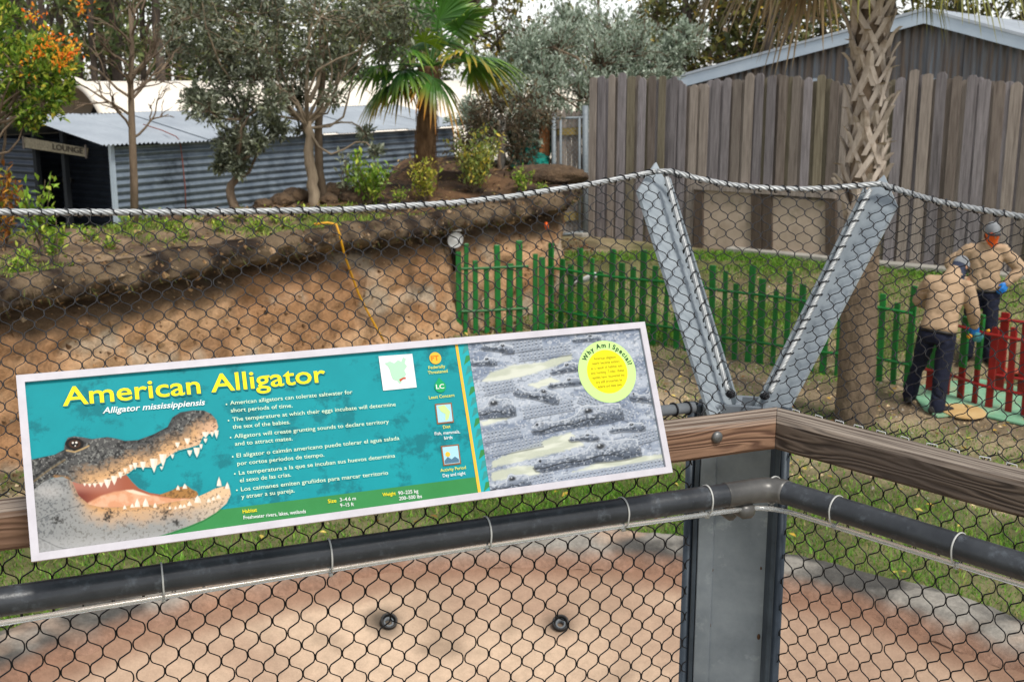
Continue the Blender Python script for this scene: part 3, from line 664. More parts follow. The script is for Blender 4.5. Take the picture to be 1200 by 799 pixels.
# knots where the arms meet the post
for kx, (px, py) in enumerate(((856, 462), (896, 464))):
    q = atplane(px, py, orgC, nC); m = MB(); rg = random.Random(kx)
    for _ in range(7):
        d = unit([rg.uniform(-1, 1), rg.uniform(-1, 1), rg.uniform(-1, 1)]); e = unit(np.cross(d, [.3, .5, .8])); f_ = np.cross(d, e); a = np.linspace(0, 2*math.pi*rg.uniform(.7, 1), 12)
        m.tube([q + .010*(e*math.cos(t) + f_*math.sin(t)*.7) for t in a], .0018, 5)
    tag(obj('wire_knot', m, 'wire_black', None, True), ['black wire knot at the foot of the arm above the sign', 'black wire knot at the foot of the arm before the palm trunk'][kx], 'wire')
# ------------------------------------------------------------------ the alligator sign
SW, SH = 1.1, .2873; sa, stl = R(67.88), R(64.98)
sx = np.array([math.sin(sa), math.cos(sa), 0]); sn = np.array([math.cos(sa), -math.sin(sa), 0])
sv = -ZUP*math.sin(stl) + sn*math.cos(stl); sTL = np.array([-.7705, 1.7875, 3.0488]); sBL = sTL + sv*SH; sy = -sv; sz = np.cross(sx, sy)
sign = bpy.data.objects.new('information_sign', None); COL.objects.link(sign); sign.empty_display_size = .1
sign.matrix_world = Matrix(((sx[0], sy[0], sz[0], sBL[0]), (sx[1], sy[1], sz[1], sBL[1]), (sx[2], sy[2], sz[2], sBL[2]), (0, 0, 0, 1)))
ORG[sign.name] = np.zeros(3)
tag(sign, 'teal American Alligator information sign in a white frame', 'sign')
_TL, _TR, _BR, _BL = (np.array(q, float) for q in ((23, 440), (754, 378), (786, 552), (33, 660)))
def homog():
    A = []; src = [_TL, _TR, _BR, _BL]; dst = [(0, SH), (SW, SH), (SW, 0), (0, 0)]
    for (x, y), (u, v) in zip(src, dst):
        A += [[x, y, 1, 0, 0, 0, -u*x, -u*y, -u], [0, 0, 0, x, y, 1, -v*x, -v*y, -v]]
    return np.linalg.svd(np.array(A))[2][-1].reshape(3, 3)
HM = homog()
def S2(p):
    p = np.asarray(p, float); q = np.concatenate([p, np.ones(p.shape[:-1]+(1,))], -1) @ HM.T; return q[..., :2]/q[..., 2:]
def z1(p): return (20 + np.asarray(p, float)[..., 0]/3.331, 420 + np.asarray(p, float)[..., 1]/3.331)
def Z(k, pts):
    """enlarged-view coordinates -> sign plane"""
    ox, oy, s_ = {1: (20, 420, 3.331), 2: (260, 400, 3.633), 3: (490, 380, 3.803)}[k]; p = np.asarray(pts, float); return S2(np.stack([ox + p[..., 0]/s_, oy + p[..., 1]/s_], -1))
def lay(name, pts2, h, m, parent=sign, th=None):
    p = np.c_[np.asarray(pts2), np.full(len(pts2), h)]; return obj(name, MB().poly(p), m, parent)
mat('p_teal', C('#08848c'), C('#0c9098'), 9, .5, spec=.15, c3=C('#067078'), s3=14, r3=(.52, .6)); mat('p_green', C('#2f7a3f'), C('#37854a'), 10, .5, spec=.15); mat('p_yellow', C('#f0dc1e'), None, rough=.5, spec=.15); mat('p_gold', C('#e2b23a'), None, rough=.5, spec=.15)
mat('p_white', C('#dde1df'), None, rough=.5, spec=.15); mat('p_cream', C('#cfe5c8'), None, rough=.5, spec=.15); mat('p_olive', C('#d9d45a'), None, rough=.5, spec=.15); mat('p_orange', C('#d9791c'), None, rough=.5, spec=.15); mat('p_lime', C('#bce08a'), None, rough=.5, spec=.15)
mat('p_disc', C('#f1e21a'), None, rough=.5, spec=.15); mat('p_dkgreen', C('#17402c'), None, rough=.5, spec=.15); mat('p_lc', C('#109a5c'), None, rough=.5, spec=.15); mat('p_fern', C('#2f8f8a'), C('#1d7c7b'), 20, .3); mat('p_shadow', C('#0f6f74'), None, rough=.5, spec=.15)
mat('p_leafgreen', C('#8fcf9a'), None, rough=.5, spec=.15); mat('p_brown', C('#8a5a3a'), None, rough=.5, spec=.15); mat('p_sky', C('#9fc9d8'), None, rough=.5, spec=.15); mat('p_hill', C('#4b6f86'), None, rough=.5, spec=.15); mat('p_red', C('#b8563a'), None, rough=.5, spec=.15); mat('p_ink', C('#8b8a1c'), None, rough=.5, spec=.15)
mat('p_map', C('#a9d3b4'), None, rough=.5, spec=.15); mat('p_teal2', C('#1f9fa6'), None, rough=.5, spec=.15)

fr = .0118; fh = .007
obj('panel', MB().box((SW/2, SH/2, -.006), (SW-.002, SH-.002, .012)), 'p_teal', sign)
obj('frame_side', MB().poly([(0, SH, -.014), (SW, SH, -.014), (SW-fr, SH-fr, -.014), (fr, SH-fr, -.014)], .014+fh, (0, 0, 1)), 'sign_white', sign)
obj('frame_side', MB().poly([(0, 0, -.014), (fr, fr, -.014), (SW-fr, fr, -.014), (SW, 0, -.014)], .014+fh, (0, 0, 1)), 'sign_white', sign)
obj('frame_side', MB().poly([(0, 0, -.014), (0, SH, -.014), (fr, SH-fr, -.014), (fr, fr, -.014)], .014+fh, (0, 0, 1)), 'sign_white', sign)
obj('frame_side', MB().poly([(SW, 0, -.014), (SW-fr, fr, -.014), (SW-fr, SH-fr, -.014), (SW, SH, -.014)], .014+fh, (0, 0, 1)), 'sign_white', sign)
for x in (.25, .85): obj('bracket', MB().box((x, SH*.62, -.03), (.04, .10, .032)), 'galv', sign)
e = .0006
g0, g1 = Z(2, [(0, 712)])[0], Z(2, [(1087, 572)])[0]
lay('green_band', [(fr, fr), (g1[0], fr), (g1[0], g1[1]), (fr, g0[1] - (g1[1]-g0[1])*0)], e, 'p_green')
bl = Z(3, [(178, 88), (190, 88), (287, 754), (274, 756)]); lay('gold_line', bl, 2*e, 'p_gold')
bx = [(bl[1][0], SH-fr), Z(3, [(234, 84)])[0], Z(3, [(328, 748)])[0], (bl[2][0], fr)]
lay('fern_strip', [(bx[0][0], SH-fr), (bx[1][0], SH-fr), (bx[2][0], fr), (bx[3][0], fr)], e, 'p_teal2')
rg = random.Random(4)
for k in range(14):
    y = fr + (SH-2*fr)*(k+.5)/14; x = bl[1][0]+.006; d = rg.choice([1, 1]); m = [(x, y-.009), (x+.014, y+.0), (x+.016, y+.008), (x+.006, y+.007)]
    lay('fern_leaf', m, 1.5*e, 'p_fern' if k % 3 else 'p_green')

# --- flat print computed on a fine grid: alligator head and the right-hand photograph
def inpoly(P, poly):
    x, y = P[..., 0], P[..., 1]; poly = np.asarray(poly, float); r = np.zeros(x.shape, bool); n_ = len(poly)
    for i in range(n_):
        x1, y1 = poly[i]; x2, y2 = poly[(i+1) % n_]
        c_ = ((y1 > y) != (y2 > y)); r ^= c_ & (x < (x2-x1)*(y-y1)/((y2-y1) if y2 != y1 else 1e-9) + x1)
    return r
def polydist(P, poly, closed=True):
    poly = np.asarray(poly, float); n_ = len(poly); best = np.full(P.shape[:-1], 1e9)
    for i in range(n_ if closed else n_-1):
        a, b = poly[i], poly[(i+1) % n_]; ab = b-a; t = np.clip(((P-a)@ab)/(ab@ab+1e-9), 0, 1); best = np.minimum(best, np.linalg.norm(P-(a+t[..., None]*ab), axis=-1))
    return best
def soft(P, poly, w_=1.5):
    d = polydist(P, poly); s_ = np.where(inpoly(P, poly), d, -d); return np.clip(.5 + s_/(2*w_), 0, 1)
def over(img, c_, a): return img*(1-a[..., None]) + np.asarray(c_)*a[..., None]
HEAD = [(56, 395), (100, 385), (150, 375), (188, 355), (193, 328), (205, 308), (230, 302), (262, 306), (300, 313), (360, 305), (395, 311), (430, 320), (480, 317), (540, 295), (598, 265), (618, 228), (650, 208), (700, 200), (742, 201), (770, 214), (790, 238), (796, 265), (786, 288), (760, 292), (735, 304), (720, 335), (680, 347), (640, 357), (602, 378), (570, 405), (540, 424), (500, 424), (468, 424), (440, 447), (400, 464), (350, 484), (300, 492), (240, 488), (215, 478), (180, 462), (140, 466), (96, 486), (56, 520)]
JAW = [(56, 500), (100, 480), (150, 463), (190, 462), (215, 478), (238, 535), (280, 572), (330, 582), (400, 582), (450, 572), (520, 572), (560, 568), (640, 555), (700, 542), (740, 525), (780, 505), (815, 497), (835, 505), (839, 530), (821, 565), (780, 600), (730, 630), (670, 655), (600, 680), (520, 705), (440, 725), (350, 741), (250, 753), (150, 760), (100, 764), (56, 772)]
MOUTH = [(213, 478), (240, 486), (300, 490), (350, 482), (430, 452), (452, 480), (478, 506), (520, 524), (560, 530), (600, 520), (640, 500), (665, 497), (690, 512), (706, 530), (700, 545), (640, 560), (520, 578), (400, 590), (330, 590), (280, 578), (238, 540)]
FAR = [(555, 533), (585, 522), (612, 512), (634, 497), (650, 506), (664, 493), (684, 508), (706, 518), (712, 532), (690, 545), (610, 545)]
TONG = [(270, 568), (320, 540), (380, 520), (440, 513), (500, 528), (580, 542), (640, 546), (700, 545), (640, 562), (520, 582), (400, 592), (330, 592), (290, 585)]
def alligator():
    X0, X1, Y0, Y1 = 50, 850, 186, 790
    gx, gy = np.meshgrid(np.linspace(X0, X1, 330), np.linspace(Y0, Y1, 250), indexing='ij'); P = np.stack([gx, gy], -1)
    n1 = fbm(gx/26, gy/26, 0, 4); n2 = fbm(gx/7, gy/7, 3, 3); n3 = fbm(gx/13, gy/9, 6, 3)
    img = np.zeros(P.shape[:-1]+(3,)); al = np.zeros(P.shape[:-1])
    def put(c_, a): nonlocal img, al; img = over(img, c_, a); al = np.maximum(al, a)
    # mouth
    m = soft(P, MOUTH); put(C('#a5654f'), m); img = over(img, C('#6d2d2b'), m*sstep(330, 235, gx)*sstep(490, 530, gy)*.8); img = over(img, C('#b98a80'), m*sstep(540, 500, gy)*sstep(440, 330, gx)*.6)
    t = soft(P, TONG, 4); put(C('#d6a484'), t); img = over(img, C('#e8cbb4'), t*sstep(-.2, .4, n1)*.5); img = over(img, C('#a86a4e'), t*sstep(575, 592, gy)*.6)
    img = over(img, C('#e9dccb'), soft(P, [(425, 514), (455, 512), (500, 527), (520, 536), (480, 532), (440, 522)], 3))
    f = soft(P, FAR, 2); put(C('#a9824f'), f); img = over(img, C('#6b5436'), f*sstep(.0, .3, n2)*.7)
    # lower jaw
    j = soft(P, JAW); put(C('#9aa0a4'), j)
    dj = polydist(P, [(215, 478), (238, 535), (280, 572), (330, 582), (400, 582), (520, 572), (640, 555), (740, 525), (835, 505)], False)
    cream = np.clip(1.15 - dj/75 + .25*n1, 0, 1)*sstep(180, 330, gx); img = over(img, C('#d9b489'), j*cream*.9); img = over(img, C('#ead7bd'), j*sstep(620, 800, gx)*.5)
    img = over(img, C('#b98a55'), j*np.clip(1-dj/22, 0, 1)*.6*(gx < 640)); img = over(img, C('#565d66'), j*sstep(.02, .3, n2+.3*n1)*sstep(420, 150, gx+.2*gy)*.85)
    img = over(img, C('#585650'), j*sstep(.22, .42, n2)*.55); img = over(img, C('#7f8890'), j*sstep(300, 90, gx)*.35); img = over(img, C('#c9ccd0'), j*np.clip(1-np.hypot((gx-120)/90, (gy-520)/40), 0, 1)*.6)
    img = over(img, C('#b6bcc2'), j*sstep(690, 745, gy+.05*gx)*.5)
    for (a, b, r) in ((355, 612, 26), (350, 630, 16), (583, 600, 24), (575, 625, 14), (620, 640, 20), (150, 632, 20)): img = over(img, C('#2d2c2c'), j*np.clip(1.1 - np.hypot(gx-a, (gy-b)*1.2)/r + .9*n2, 0, 1)*.85)
    for q in ([(60, 640), (150, 600), (240, 575)], [(70, 700), (150, 740), (200, 750)]): img = over(img, C('#4a4f55'), j*np.clip(1-polydist(P, q, False)/3, 0, 1)*.6)
    # upper head
    h = soft(P, HEAD); put(C('#5a5d60'), h)
    lower = [(240, 488), (300, 492), (350, 484), (440, 447), (468, 424), (540, 424), (602, 378), (680, 347), (735, 304), (790, 285)]
    dl = polydist(P, lower, False); cr = np.clip(1.35 - dl/62 + .3*n1, 0, 1)*sstep(185, 300, gx); img = over(img, C('#d8b48a'), h*cr*.95); img = over(img, C('#e6cdb4'), h*np.clip(1-dl/22, 0, 1)*sstep(240, 330, gx)*.7)
    img = over(img, C('#d9b9a4'), h*sstep(690, 780, gx)*sstep(225, 262, gy)*.7)
    img = over(img, C('#2b2d30'), h*sstep(.05, .35, n3)*(1-cr*.75)*.85); img = over(img, C('#9aa0a0'), h*sstep(.15, .4, n2)*(1-cr)*.6); img = over(img, C('#3b3730'), h*sstep(.2, .42, n2)*cr*.75)
    img = over(img, C('#22262a'), h*np.clip(1-polydist(P, [(430, 322), (480, 320), (540, 297), (598, 268), (622, 235), (660, 215)], False)/20+.4*n2, 0, 1)*.65)
    img = over(img, C('#1d2023'), h*np.clip(1-polydist(P, [(56, 470), (120, 425), (185, 385), (200, 350)], False)/12, 0, 1)*.8); img = over(img, C('#8a7a55'), h*np.clip(1-polydist(P, [(64, 480), (130, 432), (190, 395)], False)/6, 0, 1)*.6)
    img = over(img, C('#b58a4e'), h*np.clip(1-polydist(P, [(150, 462), (195, 468), (225, 500)], False)/12, 0, 1)*.7)
    # eye
    eye = np.hypot((gx-231)/33, (gy-333)/23); img = over(img, C('#141312'), np.clip((1.15-eye)*8, 0, 1)); img = over(img, C('#4a3323'), np.clip((.8-eye)*6, 0, 1)); img = over(img, C('#0a0908'), np.clip((.5-eye)*8, 0, 1))
    for (a, b, r) in ((224, 328, 4.5), (238, 327, 5), (233, 340, 3)): img = over(img, C('#f2f2f2'), np.clip((r-np.hypot(gx-a, gy-b))/1.5, 0, 1))
    img = over(img, C('#c8b184'), np.clip(1-polydist(P, [(198, 358), (230, 364), (262, 352), (286, 340)], False)/5, 0, 1)*.9)
    def tooth(x, y0, y1, w_, lean=0):
        a = soft(P, [(x-w_/2, y0), (x-w_*.35+lean*.5, (y0+y1)/2), (x+lean, y1), (x+w_*.35+lean*.5, (y0+y1)/2), (x+w_/2, y0)], 1.6); put(C('#f1ede6'), a)
        sh = soft(P, [(x+w_*.1, y0), (x+lean, y1), (x+w_/2, y0)], 1.6)*.35; put(C('#c9b9a4'), sh*a)
    for q in ((540, 390, 446, 30), (576, 372, 423, 28), (497, 402, 436, 22), (466, 406, 434, 18), (449, 414, 434, 14), (427, 428, 448, 16), (408, 443, 468, 18), (382, 458, 494, 24), (355, 472, 507, 26), (330, 484, 502, 16), (305, 487, 503, 14), (285, 488, 502, 12), (265, 487, 499, 11), (635, 326, 348, 18), (674, 310, 335, 22), (710, 346, 386, 26), (682, 356, 380, 20), (746, 285, 309, 26), (727, 332, 354, 14), (789, 278, 311, 18), (745, 310, 328, 16), (614, 372, 390, 14), (570, 420, 434, 14), (772, 285, 304, 14)): tooth(*q)
    for q in ((470, 580, 546, 22), (503, 578, 545, 24), (708, 562, 532, 26), (794, 497, 460, 20), (826, 507, 480, 18), (540, 582, 562, 14), (640, 584, 568, 16), (655, 582, 568, 14), (420, 588, 572, 14), (450, 582, 566, 16), (752, 560, 545, 16), (675, 574, 556, 18), (659, 507, 486, 18), (632, 512, 492, 14), (620, 588, 576, 10), (598, 588, 576, 10), (790, 545, 528, 18), (770, 552, 538, 14)): tooth(*q)
    keep = al > .02
    # feathered border keeps the panel colour
    L_ = S2(np.stack([20 + gx/3.331, 420 + gy/3.331], -1)); keep &= (L_[..., 0] > fr) & (L_[..., 1] > fr)
    green = L_[..., 1] < g0[1]; bgc = np.where(green[..., None], np.array(C('#33804a')), np.array(C('#0a8890'))); bgc = (bgc/np.array([.90, .82, .74]))**(1/1.12)
    img = img*al[..., None] + bgc*(1-al[..., None])
    i, j_ = np.nonzero(keep[:-1, :-1] | keep[1:, :-1] | keep[:-1, 1:] | keep[1:, 1:]); nb = gx.shape[1]
    ok = (L_[..., 0] > fr*.9) & (L_[..., 1] > fr*.9); sel = ok[i, j_] & ok[i+1, j_+1]; i, j_ = i[sel], j_[sel]
    f = np.stack([i*nb+j_, (i+1)*nb+j_, (i+1)*nb+j_+1, i*nb+j_+1], 1); V = np.concatenate([L_, np.full(L_.shape[:-1]+(1,), 3*e)], -1).reshape(-1, 3); used = np.unique(f); rm = np.full(len(V), -1); rm[used] = np.arange(len(used))
    return MB().add(V[used], rm[f][:, ::-1], (img.reshape(-1, 3)[used]**1.12*np.array([.90, .82, .74])))
tag(obj('alligator_picture', alligator(), 'print', sign), 'printed alligator head with open jaws', None)
def swamp():
    a, b = bx[1][0]+.002, SW-fr-.001
    gu, gv = np.meshgrid(np.linspace(0, 1, 330), np.linspace(0, 1, 290), indexing='ij')
    xl = bx[1][0] + (bx[2][0]-bx[1][0])*(1-gv); L_ = np.stack([xl + (b-xl)*gu, fr + (SH-2*fr)*gv], -1)
    Hi = np.linalg.inv(HM); q = np.concatenate([L_, np.ones(L_.shape[:-1]+(1,))], -1) @ Hi.T; px = q[..., :2]/q[..., 2:]; P = np.stack([(px[..., 0]-490)*3.803, (px[..., 1]-380)*3.803], -1); gx, gy = P[..., 0], P[..., 1]
    rx, ry = gx*.985 + gy*-.17, gy*.985 + gx*.17
    n1 = fbm(rx/120, ry/30, 1, 3); n2 = fbm(rx/14, ry/8, 4, 3); n3 = fbm(gx/7, gy/6, 9, 2)
    img = mixc(C('#8692a6'), C('#bcc4d0'), sstep(-.4, .4, n1)); img = over(img, C('#5d6674'), sstep(.15, .45, n2)*.55); img = over(img, C('#e2e5e9'), sstep(.2, .45, n3)*.5)
    def sd_poly(q): d = polydist(P, q); return np.where(inpoly(P, q), d, -d)
    water = ([(300, 250), (330, 215), (420, 182), (560, 168), (690, 128), (692, 154), (600, 190), (520, 215), (400, 246)], [(335, 605), (450, 555), (600, 498), (680, 478), (745, 530), (660, 556), (560, 582), (430, 612), (335, 632)], [(330, 655), (450, 625), (530, 628), (545, 662), (440, 680), (335, 692)], [(690, 652), (800, 612), (1000, 580), (1095, 572), (1096, 600), (900, 624)], [(285, 430), (385, 405), (420, 412), (300, 448)], [(500, 265), (600, 235), (640, 250), (540, 280)])
    for wp in water:
        a_ = np.clip(.5 + (sd_poly(wp) + 6*n2)/8, 0, 1); img = over(img, C('#cdd1bc'), a_*.9); img = over(img, C('#e9ebdc'), a_*sstep(.0, .4, n1)*.7)
    def scutes(p0, p1, rows=3, gap=17, wd_=15):
        p0, p1 = np.array(p0, float), np.array(p1, float); d = (p1-p0)/np.linalg.norm(p1-p0); s_ = (P-p0)@d; t_ = (P-p0)@np.array([-d[1], d[0]]); L__ = np.linalg.norm(p1-p0); hw_ = rows*wd_/2
        nonlocal img
        on = (s_ > 0) & (s_ < L__) & (np.abs(t_) < hw_); body = np.clip(np.minimum(np.minimum(s_, L__-s_)/14, (hw_+5-np.abs(t_))/6), 0, 1); img = over(img, C('#97a0ae'), body*.8)
        a_, b_ = ((s_ + 9*n1 + 3*n2) % gap)-gap/2, ((t_+hw_+4*n2) % wd_)-wd_/2; img = over(img, C('#39414c'), on*(.75+.6*n1).clip(.2, .9)*np.clip(1.2-np.hypot(a_/5, (b_-2.5)/3.6), 0, 1)); img = over(img, C('#e3e7ec'), on*np.clip(1.1-np.hypot(a_/5, (b_+2.8)/2.4), 0, 1)*.8)
        img = over(img, C('#3c434d'), np.clip(1-np.abs(t_-hw_-5)/5, 0, 1)*(s_ > 0)*(s_ < L__)*.7)
    for q in (((455, 138), (690, 108)), ((330, 560), (560, 512)), ((620, 700), (1095, 612)), ((470, 392), (700, 352)), ((890, 530), (1070, 478)), ((720, 320), (960, 410)), ((300, 500), (470, 470)), ((300, 290), (440, 262)), ((440, 712), (600, 672)), ((380, 110), (560, 80))): scutes(*q)
    def gator(tip, back, w0, flip=1):
        """head seen low from the side: blunt snout tip, raised eye bump, heavy jaw, neck"""
        nonlocal img
        tip, back = np.array(tip, float), np.array(back, float); d = back-tip; L__ = np.linalg.norm(d); d /= L__; n_ = np.array([-d[1], d[0]]); n_ = n_ if n_[1] > 0 else -n_
        K = [(-.02, .0), (.0, -.34), (.06, -.55), (.14, -.5), (.24, -.32), (.45, -.36), (.56, -.5), (.64, -.95), (.72, -1.05), (.80, -.85), (.88, -.8), (1.0, -.78), (1.12, -.6), (1.12, .55), (.95, .62), (.8, .55), (.6, .42), (.3, .36), (.08, .38), (.0, .25)]
        q = np.array([tip + d*a_*L__ + n_*b_*w0 for a_, b_ in K]); sdv = sd_poly(q); a = np.clip(.5 + sdv/3, 0, 1); u_ = ((P-tip)@d)/L__; v_ = ((P-tip)@n_)/w0
        img = over(img, C('#2a2f36'), np.clip(1 - np.abs(sdv+3)/6, 0, 1)*(v_ > 0)*.8)
        img = over(img, mixc(C('#97a0ae'), C('#5d6674'), sstep(-.5, .3, v_)), a); img = over(img, C('#c5cbd3'), a*sstep(.1, .4, n3 - .5*v_)*.7); img = over(img, C('#1e2228'), a*sstep(.1, .4, n2 + .35*v_)*.55)
        img = over(img, C('#15181c'), a*np.clip(1-np.abs(v_-.10-.06*np.sin(u_*16))/.07, 0, 1)*(u_ < .86)*.95)
        img = over(img, C('#0e1013'), a*np.clip((.26-np.hypot((u_-.72)*L__/w0*.6, v_+.55))*7, 0, 1)*.9)
        img = over(img, C('#e8ecf0'), a*np.clip((.09-np.hypot((u_-.71)*L__/w0, v_+.66))*16, 0, 1)*.8); img = over(img, C('#dfe4ea'), a*np.clip(1-np.abs(sdv-3)/3, 0, 1)*(v_ < -.2)*.8)
        img = over(img, C('#15181c'), a*np.clip((.13-np.hypot((u_-.06)*L__/w0, v_+.36))*12, 0, 1))
    for q in (((250, 172), (345, 165), 26), ((600, 212), (700, 188), 30), ((300, 102), (420, 112), 28), ((440, 300), (610, 325), 40), ((590, 272), (715, 252), 26), ((200, 405), (410, 372), 62), ((860, 468), (990, 452), 28), ((520, 468), (865, 392), 60), ((528, 632), (935, 552), 66), ((680, 508), (790, 498), 24), ((300, 735), (480, 700), 50), ((950, 320), (1080, 330), 44), ((700, 70), (800, 62), 22), ((980, 690), (1110, 660), 34)): gator(*q)
    V = np.concatenate([L_, np.full(L_.shape[:-1]+(1,), 2*e)], -1)
    return MB().grid(V, img*.74)
tag(obj('swamp_picture', swamp(), 'print', sign), 'printed photograph of grey alligators crowded in pale water', None)

# --- lettering
def text_mb(s_, bold=0.0, shear=0.0, spacing=1.0):
    cu = bpy.data.curves.new('t', 'FONT'); cu.body = s_; cu.size = 1; cu.offset = bold; cu.shear = shear; cu.fill_mode = 'FRONT'; cu.resolution_u = 3; cu.space_character = spacing
    o = bpy.data.objects.new('t', cu); me = bpy.data.meshes.new_from_object(o)
    v = np.array([q.co[:] for q in me.vertices]).reshape(-1, 3); f = [list(p.vertices) for p in me.polygons]
    bpy.data.objects.remove(o); bpy.data.meshes.remove(me); bpy.data.curves.remove(cu); return v, f
def word(name, s_, p0, p1, h, m, z=4*e, k=2, bold=.0, shear=0.0, parent=sign, cap=.72, dxy=(0, 0)):
    """text from baseline start p0 to baseline end p1 (enlarged-view coordinates), capital height h in sign metres"""
    a, b = Z(k, [p0, p1]); v, f = text_mb(s_, bold, shear); x0, x1 = v[:, 0].min(), v[:, 0].max(); d = b-a; wd = np.linalg.norm(d); d /= wd; n_ = np.array([-d[1], d[0]])
    X_ = (v[:, 0]-x0)*wd/(x1-x0); Y_ = v[:, 1]*h/cap; q = a + X_[:, None]*d + Y_[:, None]*n_ + np.array(dxy)
    return obj(name, MB().add(np.c_[q, np.full(len(q), z)], f), m, parent)
tA = np.array([77, 475.2]); tB = np.array([386.5, 446.5]); k2 = lambda p: ((p[0]-260)*3.633, (p[1]-400)*3.633)
word('title', 'American Alligator', k2(tA), k2(tB), .0305, 'p_shadow', 3.4*e, bold=.012, dxy=(.0018, -.0022)); word('title', 'American Alligator', k2(tA), k2(tB), .0305, 'p_yellow', 4*e, bold=.012)
word('subtitle', 'Alligator mississippiensis', k2((123.6, 484)), k2((244.6, 473.8)), .0098, 'p_white', bold=.016, shear=.25)
for s_, a, b in (('American alligators can tolerate saltwater for', (50, 268), (570, 220)), ('short periods of time.', (52, 300), (315, 278)), ('The temperature at which their eggs incubate will determine', (58, 338), (752, 272)), ('the sex of the babies.', (58, 370), (303, 348)), ('Alligators will create grunting sounds to declare territory', (64, 410), (722, 345)), ('and to attract mates.', (66, 442), (312, 418)), ('El aligator o caimán americano puede tolerar el agua salada', (72, 492), (765, 415)), ('por cortos períodos de tiempo.', (74, 526), (445, 487)), ('La temperatura a la que se incuban sus huevos determina', (80, 566), (746, 490)), ('el sexo de las crías.', (83, 598), (302, 572)), ('Los caimanes emiten gruñidos para marcar territorio', (87, 636), (715, 563)), ('y atraer a su pareja.', (88, 668), (316, 640))):
    word('text_line', s_, a, b, .0068, 'p_cream', bold=.004)
for p in ((34, 266), (41, 335), (48, 407), (55, 489), (62, 562), (69, 632)): 
    c_ = Z(2, [p])[0]; a = np.arange(10)*2*math.pi/10; lay('bullet', np.c_[c_[0]+.0013*np.cos(a), c_[1]+.0013*np.sin(a)], 4*e, 'p_cream')
for s_, a, b, m, h in (('Habitat', (92, 731), (153, 723), 'p_yellow', .0062), ('Freshwater rivers, lakes, wetlands', (95, 757), (362, 728), 'p_white', .0060), ('Size', (457, 686), (493, 682), 'p_yellow', .0062), ('3–4.6 m', (508, 679), (576, 672), 'p_white', .0062), ('9–15 ft', (509, 703), (567, 697), 'p_white', .0062), ('Weight', (690, 657), (746, 650), 'p_yellow', .0062), ('90–225 kg', (757, 650), (842, 640), 'p_white', .0062), ('200–500 lbs', (760, 673), (857, 662), 'p_white', .0062), ('Federally', (893, 117), (963, 110), 'p_olive', .0058), ('Threatened', (890, 138), (973, 130), 'p_olive', .0058), ('Least Concern', (893, 243), (1000, 232), 'p_olive', .0058), ('Diet', (951, 368), (982, 364), 'p_olive', .0058), ('Fish, mammals,', (915, 396), (1022, 386), 'p_white', .0058), ('birds', (955, 414), (990, 410), 'p_white', .0058), ('Activity Period', (937, 552), (1045, 538), 'p_olive', .0058), ('Day and night', (947, 574), (1043, 562), 'p_white', .0058)):
    word('text_line', s_, a, b, h, m, bold=.008)
def disc(name, c_, r, h, m, n_=40): a = np.arange(n_)*2*math.pi/n_; return lay(name, np.c_[c_[0]+r*np.cos(a), c_[1]+r*np.sin(a)], h, m)
c_ = Z(2, [(922, 70)])[0]; disc('status_badge', c_, .0108, 3*e, 'p_gold'); word('badge_letters', 'FT', (905, 81), (938, 78), .0088, 'p_orange', 4*e, bold=.02)
c_ = Z(2, [(941, 190)])[0]; a = np.linspace(R(130), R(410), 30); lay('status_badge', np.vstack([np.c_[c_[0]+.0105*np.cos(a), c_[1]+.0105*np.sin(a)], [(c_[0], c_[1]+.0165)]]), 3*e, 'p_lc'); word('badge_letters', 'LC', (924, 200), (958, 197), .0080, 'p_white', 4*e, bold=.02)
def icon(q, mframe, mfill):
    q = Z(2, q); o = lay('icon_frame', q, 3*e, mframe); c0 = q.mean(0); lay('icon_field', c0 + (q-c0)*.86, 3.5*e, mfill); return lambda u, v: q[3] + (q[2]-q[3])*u + (q[0]-q[3])*v
k = icon([(917, 263), (988, 257), (997, 341), (926, 349)], 'p_brown', 'p_sky'); lay('icon_fish', [k(.15, .85), k(.55, .9), k(.85, .55), k(.7, .2), k(.5, .1), k(.55, .45), k(.3, .6)], 4*e, 'p_lime')
k = icon([(940, 441), (1016, 433), (1025, 517), (950, 526)], 'p_brown', 'p_sky'); lay('icon_hill', [k(.1, .1), k(.9, .1), k(.9, .25), k(.7, .4), k(.5, .28), k(.3, .42), k(.1, .25)], 4*e, 'p_hill'); cc_ = k(.32, .55); disc('icon_sun', cc_, .0045, 4*e, 'p_gold', 20)
mp_ = Z(2, [(683, 62), (825, 52), (842, 193), (700, 207)]); lay('map_card', mp_, 3*e, 'p_white')
lay('map_land', Z(2, [(708, 92), (730, 84), (748, 92), (765, 78), (778, 86), (786, 66), (798, 74), (792, 92), (802, 104), (790, 122), (798, 138), (790, 150), (782, 152), (776, 160), (778, 172), (770, 178), (760, 165), (742, 160), (734, 140), (730, 120), (722, 104)]), 4*e, 'p_map')
lay('map_range', Z(2, [(768, 160), (782, 153), (795, 150), (796, 158), (786, 158), (772, 170)]), 4.6*e, 'p_red')
cd_ = Z(3, [(845, 208)])[0]; ro = .0585; disc('fact_disc', cd_, ro, 3*e, 'p_lime', 60); disc('fact_disc_centre', cd_, .0410, 3.6*e, 'p_disc', 60)
s_ = 'Why Am I Special?'; m = MB(); wd = []
for ch in s_:
    if ch == ' ': wd.append(.0038); continue
    v, f = text_mb(ch, .02); wd.append((v[:, 0].max()-v[:, 0].min())*.0125 + .0014)
tot = sum(wd); rad = .0455; ang = R(152); span = R(143); x = 0
